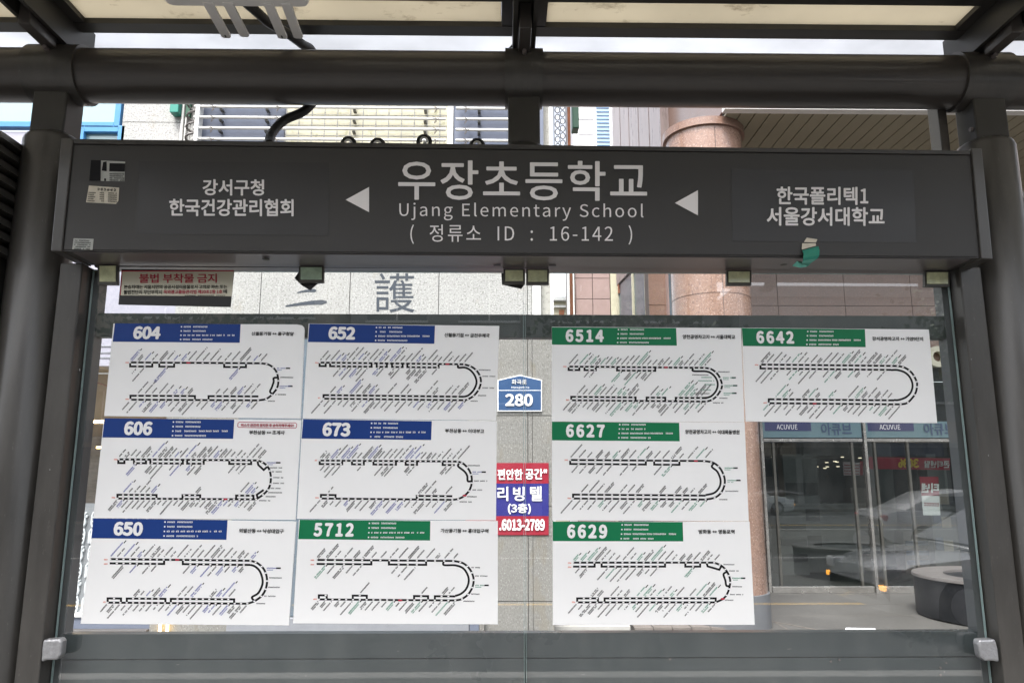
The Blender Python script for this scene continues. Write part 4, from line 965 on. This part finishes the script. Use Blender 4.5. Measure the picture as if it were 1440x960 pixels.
# cable loops standing on the sign
for i, (x, y, lab) in enumerate(((490, 202, 'black cable loop nearest the thick black cable on the sign top'), (531, 204, 'lowest black cable loop on the sign top, second from the cable'),
                  (596.5, 199, 'tallest black cable loop on top of the sign'), (671, 204.5, 'black cable loop on the sign top nearest the centre neck'))):
    c = at(x, y, 0.03); t = thing('cable_loop', lab, 'cable loop', (c.x, 0.03, c.z-0.005), group='cable loops on top of the sign')
    b = MB(); n = 18; b.tube([c+Vector((0.0205*math.cos(math.pi*k/n*1.3-0.47), 0, 0.0195*math.sin(math.pi*k/n*1.3-0.47))) for k in range(n+1)], 0.0065, 10); b.build('sleeve', M['black'], t)
    b = MB(); b.tube([c+Vector((0.0105*math.cos(math.pi*k/n*1.3-0.47), -0.006, 0.0105*math.sin(math.pi*k/n*1.3-0.47))) for k in range(n+1)], 0.0036, 8); b.build('inner_wire', M['whitetrim'], t)
# ribbed dark casings just outside both posts
def ribbed(name, label, x0, x1, y0, y1, z0, z1, n):
    t = thing(name, label, 'display cabinet', ((x0+x1)/2, (y0+y1)/2, 0))
    b = MB(); b.box(x0+0.03, x1-0.03, y0+0.03, y1-0.03, 0.0, z1-0.01); b.build('cabinet_body', M['frame2'], t)
    b = MB(); h = (z1-z0)/n
    for k in range(n):
        z = z0+k*h
        b.hexa([(x0, y0, z), (x1, y0, z), (x1, y1, z), (x0, y1, z)], [(x0+0.012, y0+0.012, z+h*0.62), (x1-0.012, y0+0.012, z+h*0.62), (x1-0.012, y1-0.012, z+h*0.62), (x0+0.012, y1-0.012, z+h*0.62)])
    b.build('cooling_rib', M['frame'], t)
pa = at(24, 210, -0.1)
ribbed('display_cabinet', 'dark ribbed display cabinet standing left of the left post', pa.x-0.5, pa.x-0.01, -0.16, 0.12, 2.27, 2.66, 9)
pb = at(1440, 240, 0.1)
ribbed('display_cabinet', 'dark ribbed display cabinet standing right of the right post', pb.x+0.005, pb.x+0.5, 0.08, 0.34, 2.0, 2.60, 12)
# ------------------------------------------------------------------ the ten route maps
def catmull(pts, n=8): return [(v.x, v.y) for v in smooth([Vector((p[0], p[1], 0)) for p in pts], n)]
MAPS = [
 dict(num='604', c=[(159.4,454.7),(428.8,456.3),(422.8,588.4),(146.3,584.7)], reg=(140,450,4.881), col='blue',
  head=[(105,22),(968,28),(962,155),(90,148)], nb=(228,42,425,132), info=(562,45,29,(16,16,36,20)), title=('신월동기점 ↔ 중구청앞',(1043,80,1333,106)),
  top=(210,1105,290,296,19), tl=[(210,362),(410,512),(855,1005)], bot=(212,1088,545,550,19), bl=[(212,655),(748,1090)],
  curve=[(1105,296),(1160,305),(1205,340),(1225,393),(1222,455),(1187,507),(1143,540),(1088,550)],
  inner=[[(1222,393),(1195,398),(1195,422),(1182,462),(1170,490),(1187,507)]], red=(610,292), marks=[(178,290),(178,541)],
  side=[(1218,330,1),(1240,393,0),(1235,453,1),(1207,510,0),(1155,555,0)]),
 dict(num='606', c=[(146,588.8),(423.4,590),(415.6,730.6),(131,728)], reg=(120,585,4.645), col='blue',
  head=[(125,13),(973,22),(965,147),(112,138)], nb=(250,33,443,125), info=(575,37,29.5,(16,16,38,20)), title=('부천상동 ↔ 조계사',(1070,92,1302,120)),
  top=(218,1125,281,288,26), tl=[(215,255),(318,396),(425,637),(665,773),(940,1083)], bot=(210,1115,536,542,26), bl=[(210,465),(635,750),(985,1098)],
  curve=[(1125,288),(1165,305),(1195,335),(1210,380),(1210,430),(1195,475),(1160,512),(1115,542)],
  inner=[[(1125,296),(1130,318),(1165,350),(1185,332)],[(1165,480),(1120,512),(1125,530)]], red=(915,541), marks=[(186,281),(172,530)],
  side=[(1185,303,1),(1205,336,0),(1218,362,0),(1228,400,0),(1225,437,0),(1210,470,0),(1195,498,0),(1170,524,0),(1135,550,0)], box=True),
 dict(num='650', c=[(131.8,728.3),(416.5,732.7),(406.3,878.8),(113.2,876.5)], reg=(105,725,4.571), col='blue',
  head=[(120,15),(983,27),(975,153),(108,143)], nb=(247,37,443,128), info=(580,38,30,(16,16,32,20)), title=('외발산동 ↔ 낙성대입구',(1057,82,1343,110)),
  top=(228,1130,277,287,22), tl=[(225,575),(695,1130)], bot=(212,1110,556,563,23), bl=[(212,298),(335,583),(618,1025)],
  curve=[(1130,287),(1175,303),(1215,340),(1235,395),(1232,455),(1205,510),(1155,547),(1110,563)],
  inner=[[(1130,314),(1160,325),(1190,355),(1207,405),(1205,445),(1180,495),(1140,522),(1155,545)]], red=(660,281), marks=[(188,279),(188,307),(176,552)],
  side=[(1235,335,1),(1250,397,0),(1245,458,0),(1218,515,0),(1168,562,0)]),
 dict(num='652', c=[(434,454.7),(702.2,458.1),(698,590.9),(425.6,588.1)], reg=(415,450,4.881), col='blue',
  head=[(98,25),(960,38),(955,162),(88,150)], nb=(225,45,418,135), info=(558,50,29.5,(16,16,32,20)), title=('신월동기점 ↔ 금천우체국',(1025,90,1335,118)),
  top=(170,1160,291,303,28), tl=[(168,210),(240,525),(560,630),(665,738),(770,985)], bot=(195,1160,538,549,23), bl=[(195,1160)],
  curve=[(1160,303),(1215,322),(1255,358),(1275,410),(1265,465),(1230,515),(1185,543),(1160,549)],
  inner=[[(1120,305),(1120,325),(1165,325),(1205,345),(1235,385),(1245,430),(1225,480),(1190,515),(1160,525)]], red=(1045,302), marks=[(137,292),(157,533)],
  side=[(1260,342,0),(1285,385,0),(1285,465,0),(1255,517,0),(1205,555,0)]),
 dict(num='673', c=[(425,589),(698.8,591.6),(697.5,731.3),(417.5,729)], reg=(410,585,4.8), col='blue',
  head=[(78,20),(947,33),(942,160),(68,150)], nb=(205,42,402,137), info=(540,47,30,(16,16,32,20)), title=('부천상동 ↔ 이대부고',(1037,85,1300,113)),
  top=(190,1120,298,305,27), tl=[(190,342),(408,488),(553,705),(770,847),(1020,1102)], bot=(198,1085,554,563,20), bl=[(198,297),(845,1085)],
  curve=[(1120,305),(1160,320),(1200,365),(1217,425),(1205,490),(1168,535),(1125,557),(1085,563)],
  inner=[[(1130,318),(1125,338),(1165,370),(1185,400),(1190,437),(1217,437)]], red=(1168,535), marks=[(157,297),(160,549)],
  side=[(1190,332,0),(1222,376,1),(1232,436,0),(1222,497,0),(1185,542,0),(1135,577,0)]),
 dict(num='5712', c=[(420.3,730.3),(700.1,732),(700.1,877.4),(411.9,876)], reg=(405,725,4.721), col='green',
  head=[(78,25),(945,33),(943,163),(68,153)], nb=(167,45,442,138), info=(540,48,31,(16,16,32,22)), title=('가산동기점 ↔ 홍대입구역',(1013,84,1330,112)),
  top=(190,1097,291,298,16), tl=[(190,553),(670,917)], bot=(205,1110,553,560,21), bl=[(205,257),(430,523),(837,930),(975,1110)],
  curve=[(1097,298),(1160,312),(1205,350),(1230,405),(1228,460),(1200,515),(1155,550),(1110,560)],
  inner=[[(1035,298),(1035,325),(1110,327),(1160,345),(1190,385),(1200,430),(1185,480),(1150,515),(1110,530)]], red=(745,560), marks=[(150,292),(150,321),(168,551)],
  side=[(1218,342,0),(1243,398,0),(1243,460,1),(1215,518,0),(1165,565,0)]),
 dict(num='6514', c=[(776,459.4),(1042.2,461),(1046.9,593.1),(776,592.2)], reg=(770,455,4.966), col='green',
  head=[(30,25),(898,30),(903,153),(30,146)], nb=(122,40,397,130), info=(495,41,30,(16,16,34,20)), title=('양천공영차고지 ↔ 서울대학교',(943,77,1310,107)),
  top=(147,1095,299,308,27), tl=[(147,222),(258,337),(485,752)], bot=(165,1110,534,543,25), bl=[(165,615),(692,822),(895,1110)],
  curve=[(1095,308),(1145,318),(1190,355),(1215,410),(1215,450),(1185,500),(1150,530),(1110,543)],
  inner=[[(1018,308),(1018,330),(1110,333),(1155,355),(1183,395),(1187,440),(1165,485),(1120,515),(1035,517)]], red=(828,305), marks=[(109,299),(129,531)],
  side=[(1190,336,0),(1225,377,1),(1235,432,1),(1230,485,1),(1200,519,0),(1155,552,0)], lside=[(1125,357,0),(1148,375,1),(1165,398,1),(1170,425,1),(1150,462,1),(1140,487,0)]),
 dict(num='6627', c=[(776,592.5),(1047.2,593.4),(1053.1,732.5),(776.6,731.3)], reg=(770,588,4.881), col='green',
  head=[(30,22),(903,30),(907,157),(30,150)], nb=(122,40,397,132), info=(495,42,30,(16,16,34,20)), title=('양천공영차고지 ↔ 이대목동병원',(945,78,1317,108)),
  top=(155,1075,285,292,17), tl=[(155,675),(732,905)], bot=(175,1085,549,556,18), bl=[(175,1085)],
  curve=[(1075,292),(1140,305),(1190,350),(1217,425),(1200,495),(1155,540),(1085,556)],
  inner=[[(1142,308),(1128,332),(1165,365),(1187,420),(1180,470),(1145,510),(1085,525)]], red=(1018,292), marks=[(117,285),(137,547)],
  side=[(1215,340,1),(1235,425,1),(1220,499,0),(1170,556,0)]),
 dict(num='6629', c=[(777.1,733),(1054.2,733),(1061.5,878),(777.4,878.2)], reg=(770,728,4.8), col='green',
  head=[(35,23),(912,27),(916,157),(35,155)], nb=(127,42,407,138), info=(503,45,31,(16,16,34,20)), title=('방화동 ↔ 영등포역',(1020,77,1262,106)),
  top=(172,1125,300,300,21), tl=[(172,318),(365,793),(930,1030)], bot=(200,1135,568,568,22), bl=[(200,340),(385,1135)],
  curve=[(1125,300),(1175,322),(1212,362),(1232,415),(1228,465),(1210,515),(1183,545),(1135,568)],
  inner=[[(1075,305),(1080,325),(1160,348),(1172,325)],[(1212,362),(1188,378),(1200,420),(1207,455),(1228,458)]], red=(1183,545), marks=[(137,302),(137,330),(164,566)],
  side=[(1188,313,0),(1225,356,0),(1245,405,1),(1248,462,0),(1232,515,0),(1198,553,0)]),
 dict(num='6642', c=[(1043,460.6),(1306.3,463.1),(1318.1,594.7),(1048.8,592.5)], reg=(1035,455,4.881), col='green',
  head=[(40,30),(885,38),(890,161),(48,153)], nb=(135,50,402,138), info=(492,53,29.5,(16,16,34,20)), title=('강서공영차고지 ↔ 가양9단지',(935,90,1283,118)),
  top=(168,1110,280,290,23), tl=[(168,1065)], bot=(225,1130,545,553,21), bl=[(225,1085)],
  curve=[(1110,290),(1160,302),(1205,335),(1235,385),(1243,420),(1230,480),(1180,540),(1130,553)],
  inner=[[(1065,318),(1110,318),(1160,335),(1195,370),(1212,420),(1200,470),(1165,505),(1115,523),(1085,523)]], red=(540,548), marks=[(130,282),(188,542)], side=[]),
]
def strip(mb, pts, hw, conv, mi=0):
    V = [Vector((p[0], p[1])) for p in pts]
    L, Rr = [], []
    for i, p in enumerate(V):
        d = V[min(i+1, len(V)-1)]-V[max(i-1, 0)]
        if 0 < i < len(V)-1:
            a = (V[i]-V[i-1]).normalized(); c = (V[i+1]-V[i]).normalized(); t = (a+c).normalized()
            k = 1/max(0.5, abs(t.dot(c)))
        else: t = d.normalized(); k = 1
        n = Vector((-t.y, t.x))*hw*k
        L.append(p+n); Rr.append(p-n)
    for i in range(len(V)-1):
        mb.poly([conv(L[i]), conv(L[i+1]), conv(Rr[i+1]), conv(Rr[i])], mi)
for mi_, D_ in enumerate(MAPS):
    YB = -0.0055-0.0008*(mi_ % 3)
    x0_, y0_, sc_ = D_['reg']
    lay = lambda k: (lambda v: at(x0_+v[0]/sc_, y0_+v[1]/sc_, YB-0.0004*k))
    rnd = random.Random(100+mi_)
    c4 = D_['c']
    bm_ = at((c4[2][0]+c4[3][0])/2, (c4[2][1]+c4[3][1])/2, YB)
    colname = D_['col']
    t = thing('route_map', 'white bus route map panel with %s header numbered %s' % (colname, D_['num']), 'route map', bm_, group='bus route maps stuck on the glass')
    outl = list(c4)
    if D_['num'] == '604': outl = [c4[0], (417.5, 456.0), (424.5, 457.2), (427.6, 460.2), (428.4, 464.5), c4[2], c4[3]]     # one corner worn round
    b = MB(); b.slab([at(*p, YB) for p in outl], 0.0035); b.build('board', M['board'], t, bevel=0.0006)
    # header band
    b = MB(); b.poly([lay(1)(p) for p in D_['head']]); b.uv = 1; hd = b.build('header_band', M[colname], t)
    n0, n1, n2, n3 = D_['nb']; cv = lay(2)
    hh = D_['head']; tl_ = (hh[1][1]-hh[0][1])/(hh[1][0]-hh[0][0]); lean = (hh[3][0]-hh[0][0])/(hh[3][1]-hh[0][1])*(n3-n1)
    def zq(x0, y0, x1, y1):
        g = (hh[3][0]-hh[0][0])/(hh[3][1]-hh[0][1])*(y1-y0)*0.5; dy = tl_*(x1-x0)*0.5
        return [cv((x0-g, y0-dy)), cv((x1-g, y0+dy)), cv((x1+g, y1+dy)), cv((x0+g, y1-dy))]
    mb = MB(); text_mb(D_['num'], zq(n0+4, n1, n2-4, n3), 0, mb, bold=0.020, space=1.0 if len(D_['num']) < 4 else 1.12); mb.build('route_number', M['white'], hd)
    ix, iy, istep, ns_ = D_['info']; b = MB()
    for k in range(4):
        yy = iy+k*istep; xx = ix-k*2.0
        b.poly([cv((xx-4, yy-4)), cv((xx+5, yy-4)), cv((xx+5, yy+5)), cv((xx-4, yy+5))])
        for (a, n_) in (((16, 5), (80, ns_[k]-6)) if k != 2 else ((16, 5), (75, 4), (115, 5), (170, 4), (215, 5), (262, 4), (320, 5))):
            scribble(b, (xx+a, yy+6), (1, tl_), n_, 10.0, 11, conv=cv, seed=mi_*10+k)
    b.uv = 1; b.build('timetable_print', M['white'], hd)
    # heading of the two terminals
    tt, (t0, t1, t2, t3) = D_['title']
    mb = MB(); text_mb(tt, zq(t0, t1, t2, t3), 0, mb, bold=0.006); mb.build('terminal_names', M['ink'], t)
    if D_.get('box'):
        b = MB(); strip(b, [(1005,38),(1372,43),(1381,50),(1379,72),(1370,78),(1003,72),(995,66),(997,46),(1005,38)], 1.8, cv); text_mb('버스가 완전히 정지한 후 승하차해주세요!', zq(1017, 49, 1362, 69), 0, b, bold=0.008); b.uv = 1; b.build('red_advice', M['red'], t)
    # the line itself
    b = MB(); w = 6.8; cl = lay(1); cs = lay(2); dots = MB()
    a0, a1, ya, yb, nt = D_['top']; c0, c1, yc, yd, nb = D_['bot']
    ytop = lambda x: ya+(yb-ya)*(x-a0)/(a1-a0); ybot = lambda x: yc+(yd-yc)*(x-c0)/(c1-c0)
    strip(b, [(a0, ytop(a0)), (a1, ytop(a1))]+catmull(D_['curve'])[1:]+[(c0, ybot(c0))], w, cl)
    off = 27 if nt < 24 else 24
    stops_t = [a0+(a1-a0)*k/(nt-1) for k in range(nt)]; stops_b = [c0+(c1-c0)*k/(nb-1) for k in range(nb)]
    def dot(x, y, e=6.2, h=4.6): dots.poly([cs((x-e, y-h)), cs((x+e, y-h)), cs((x+e, y+h)), cs((x-e, y+h))])
    for x in stops_t: dot(x, ytop(x))
    for x in stops_b: dot(x, ybot(x))
    cc = catmull(D_['curve'], 8)
    for k in range(6, len(cc)-4, 7): dot(*cc[k])
    names = {0: MB(), 1: MB()}
    nm = lay(1)
    def label(x, y, d, up, special):
        L = rnd.choice((6,7,8,9,10,11,12,13,15,17)); g = names[1 if special else 0]
        pitch = 7.0; v = Vector((0.66, -0.75)) if up else Vector((-0.66, 0.75))
        start = Vector((x+7, y-15)) if up else Vector((x-2, y+15))
        if not up: start = start+v*(L*pitch)+Vector((0, 0)); v = -v
        scribble(g, start, v, L, pitch, 9.0, conv=nm, seed=rnd.random(), fill=0.93)
        if special:
            k = L*pitch; q = start+v*(k+1); u = Vector((v.y, -v.x)); e = 14+rnd.random()*14
            names[0].poly([nm(q), nm(q+v*e), nm(q+v*e-u*6), nm(q-u*6)])
            if rnd.random() < 0.6: scribble(g, start-u*10, v, L-2, pitch, 6.5, conv=nm, seed=rnd.random(), fill=0.93)
        elif rnd.random() < 0.25:
            scribble(g, start-Vector((v.y, -v.x))*10, v, L-1, pitch, 7.5, conv=nm, seed=rnd.random(), fill=0.93)
    for x in stops_t: label(x, ytop(x), 1, True, rnd.random() < 0.18)
    for x in stops_b: label(x, ybot(x), 1, False, rnd.random() < 0.2)
    for loops, fy, sgn, stops in ((D_['tl'], ytop, 1, stops_t), (D_['bl'], ybot, -1, stops_b)):
        for l0, l1 in loops:
            y0, y1 = fy(l0), fy(l1); o_ = off*sgn
            openl = (loops is D_['tl'] and l0 in (190, 172, 225, 228) and len(D_['marks']) > 2)
            openr = abs(l1-(a1 if sgn > 0 else c1)) < 60 and len(D_['inner']) == 1 and len(D_['inner'][0]) > 5 and l1 > 1050
            pts = ([] if openl else [(l0, y0)])+[(l0, y0+o_), (l1, y1+o_)]+([] if openr else [(l1, y1)])
            strip(b, pts, w, cl)
            for x in stops:
                if l0+6 < x < l1-6:
                    dot(x, fy(x)+o_)
                    if rnd.random() < 0.85: label(x, fy(x)+o_, 1, sgn < 0, rnd.random() < 0.25)
    for pts in D_['inner']: strip(b, catmull(pts, 6) if len(pts) > 4 else pts, w, cl)
    b.uv = 1; b.build('route_line', M['ink'], t)
    dots.uv = 1; dots.build('stop_marks', M['white'], t)
    for x, y, sp in D_['side']:
        scribble(names[1 if sp else 0], (x, y+4), (1, 0.01), 7+rnd.randint(0, 4), 8.2, 8.5, conv=nm, seed=x)
        if sp: scribble(names[1], (x, y+15), (1, 0.01), 5, 8.2, 6, conv=nm, seed=y); names[0].poly([nm((x+60, y-5)), nm((x+90, y-5)), nm((x+90, y+5)), nm((x+60, y+5))])
    for x, y, sp in D_.get('lside', []):
        n_ = 8+rnd.randint(0, 6); scribble(names[1 if sp else 0], (x-n_*8.2, y+4), (1, 0.01), n_, 8.2, 8.5, conv=nm, seed=x)
    names[0].uv = 1; names[0].build('stop_names', M['ink'], t)
    names[1].uv = 1; names[1].build('transfer_stop_names', M['ink'+colname], t)
    rx_, ry_ = D_['red']; c3 = lay(3)
    b = MB(); b.poly([c3((rx_-13, ry_-6)), c3((rx_+9, ry_-6)), c3((rx_+15, ry_)), c3((rx_+9, ry_+6)), c3((rx_-13, ry_+6))]); b.uv = 1; b.build('current_stop_mark', M['red'], t)
    b = MB()
    for mx_, my_ in D_['marks']: scribble(b, (mx_, my_+5), (1, 0.02), 3, 8, 9, conv=cv, seed=mx_)
    b.uv = 1; b.build('start_mark', M['orange'], t)
# ------------------------------------------------------------------ the street behind the camera, seen only in the glass
def car(name, label, cat, loc, rot, paint, group=None):
    t = thing(name, label, cat, (0, 0, 0), group=group)
    # longitudinal stations: x, belt z, bottom z, half width; cabin separately
    st_ = [(-2.28, .52, .40, .62), (-2.22, .66, .24, .80), (-1.9, .80, .19, .87), (-1.0, .90, .17, .90), (0, .93, .17, .91), (1.0, .96, .17, .90), (1.75, .99, .20, .87), (2.15, .96, .26, .82), (2.26, .80, .38, .74)]
    b = MB(); rg = []
    for x, zt, zb, hw in st_:
        rg.append([Vector((x, y, z)) for y, z in ((-hw*.92, zb), (-hw, zb+.12), (-hw, zt-.16), (-hw*.94, zt-.04), (-hw*.75, zt), (0, zt+.03), (hw*.75, zt), (hw*.94, zt-.04), (hw, zt-.16), (hw, zb+.12), (hw*.92, zb))])
    b.rings(rg); b.build('body', paint, t)
    cab = [(-1.15, .92, .76), (-.35, 1.36, .62), (.25, 1.44, .60), (.95, 1.38, .60), (1.75, 1.0, .72)]
    b = MB(); b.rings([[Vector((x, -hw-.06*(1.44-z)/.5, .90)), Vector((x, -hw, z-.05)), Vector((x, -hw*.85, z)), Vector((x, 0, z+.02)), Vector((x, hw*.85, z)), Vector((x, hw, z-.05)), Vector((x, hw+.06*(1.44-z)/.5, .90))] for x, z, hw in cab]); b.build('roof', paint, t)
    for s in (-1, 1):
        for xa, xb, za, zb in ((-.82, -.02, 1.10, 1.30), (.04, .80, 1.32, 1.29)):
            b = MB(); y = s*.69
            b.hexa([(xa-.12, y, .97), (xb, y, .97), (xb, s*.635, zb), (xa+.28 if xa < -.1 else xa, s*.635, zb)], [(xa-.12, y-s*.02, .97), (xb, y-s*.02, .97), (xb, s*.615, zb), (xa+.28 if xa < -.1 else xa, s*.615, zb)]); b.build('side_window', M['darkpane'], t)
    b = MB(); b.hexa([(-1.13, -.62, .97), (-1.13, .62, .97), (-.42, .54, 1.345), (-.42, -.54, 1.345)], [(-1.10, -.62, .95), (-1.10, .62, .95), (-.39, .54, 1.325), (-.39, -.54, 1.325)]); b.build('windscreen', M['darkpane'], t)
    for x in (-1.40, 1.40):
        for s in (-1, 1):
            b = MB(); c = Vector((x, s*.80, .32))
            yr = lambda r, y: [c+Vector((r*math.cos(2*math.pi*k/24), s*y, r*math.sin(2*math.pi*k/24))) for k in range(24)]
            b.rings([yr(.30, -.10), yr(.32, -.06), yr(.32, .08), yr(.27, .105)]); w = b.build('wheel', M['tyre'], t)
            b = MB(); b.rings([yr(.20, .095), yr(.20, .112), yr(.05, .118)]); b.build('rim', M['chrome'], w)
    for s in (-1, 1):
        b = MB(); b.box(-2.25, -2.02, s*.66-.13, s*.66+.13, .58, .72); b.build('headlamp', M['lampclear'], t, bevel=0.03)
        b = MB(); b.box(-2.268, -2.20, s*.70-.06, s*.70+.06, .47, .53); b.build('indicator', M['amber'], t, bevel=0.01)
        b = MB(); b.box(2.12, 2.25, s*.66-.13, s*.66+.13, .72, .86); b.build('tail_lamp', M['red'], t, bevel=0.03)
    t.location = loc; t.rotation_euler = (0, 0, rot)
    return t
GZ = -0.15
car('car', 'silver car passing close to the kerb, mirrored low in the right hand glass', 'car', (6.6, -7.2, GZ), 0, M['silver'])
car('car', 'white saloon on the far lane mirrored behind the red poster', 'car', (11.2, -16.2, GZ), math.pi, M['carwhite'])
car('car', 'black saloon mirrored in the far lane left of the white saloon', 'car', (7.0, -16.4, GZ), math.pi, M['cardark'])
def block(name, label, x0, x1, y, h, wall, cols, rows, gf):
    t = thing(name, label, 'building', ((x0+x1)/2, y, 0))
    b = MB(); b.box(x0, x1, y-8, y, 0, h); b.build('wall', wall, t)
    b = MB(); b.box(x0-.1, x1+.1, y-8, y+.15, h, h+.4); b.build('parapet', M['kerb'], t)
    cw = (x1-x0)/cols
    for i in range(cols):
        for k in range(rows):
            z = 4.2+k*3.0; xa, xb = x0+i*cw+cw*.18, x0+(i+1)*cw-cw*.18
            b = MB(); b.box(xa, xb, y+.002, y+.05, z, z+1.6); w = b.build('window', M['darkpane'], t)
            b = MB(); b.box(xa-.06, xb+.06, y+.003, y+.09, z-.08, z-.003); b.box((xa+xb)/2-.03, (xa+xb)/2+.03, y+.051, y+.08, z, z+1.6); b.build('window_frame', M['whitetrim'], w)
        b = MB(); b.box(x0+i*cw+.2, x0+(i+1)*cw-.2, y+.004, y+.06, .1, 2.6); b.build('shop_pane', M['darkpane'], t)
        b = MB(); b.box(x0+i*cw+.2, x0+(i+1)*cw-.2, y+.005, y+.25, 2.75, 3.5); b.build('shop_fascia', (M['bldtan'], M['shopgrey'], M['slate'])[(i+gf) % 3], t)
block('street_building', 'tan walled block across the street mirrored in the glass', -22, -6, -24, 11, M['bldtan'], 4, 2, 0)
block('street_building', 'grey walled block across the street mirrored in the glass', -5.5, 8, -24.5, 13, M['bldgrey'], 4, 3, 1)
block('street_building', 'low dark garage block across the street mirrored behind the cars', 8.6, 30, -24, 8, M['bldgrey'], 5, 1, 2)
rt = random.Random(11)
def tree(name, label, x, y, h):
    t = thing(name, label, 'tree', (x, y, 0))
    b = MB(); b.tube([Vector((x+.05*math.sin(k), y+.04*math.cos(k), h*.55*k/6)) for k in range(7)], [.16-.012*k for k in range(7)], 10)
    top = Vector((x, y, h*.5)); limbs = []
    for k in range(9):
        a = k*2.4; e = top+Vector((math.cos(a)*h*.24, math.sin(a)*h*.24, h*(.15+.28*rt.random()))); limbs.append(e)
        b.tube([top-Vector((0, 0, h*.12*rt.random())), top.lerp(e, .5)+Vector((0, 0, .15)), e], [.06, .045, .02], 7)
    b.build('trunk', M['bark'], t)
    b = MB()
    for e in limbs+[top+Vector((0, 0, h*.4)), top+Vector((0, 0, h*.25))]:
        for q_ in range(150):
            d = Vector((rt.gauss(0, 1), rt.gauss(0, 1), rt.gauss(0, .8)))*h*.085; c = e+d
            u_ = Vector((rt.gauss(0, 1), rt.gauss(0, 1), rt.gauss(0, 1))).normalized()*.11; v_ = u_.orthogonal().normalized()*.07
            b.poly([c-u_, c+v_, c+u_, c-v_])
    b.uv = 1; b.build('crown', M['leaf'], t)
tree('street_tree', 'leafy street tree mirrored left of the silver car in the glass', 3.4, -18.8+.2, 7.0)
tree('street_tree', 'leafy street tree across the road mirrored beyond the white saloon', 14.5, -19.8, 7.5)
tree('street_tree', 'leafy street tree mirrored in the blue framed window above', -9.5, -19.8, 9.0)
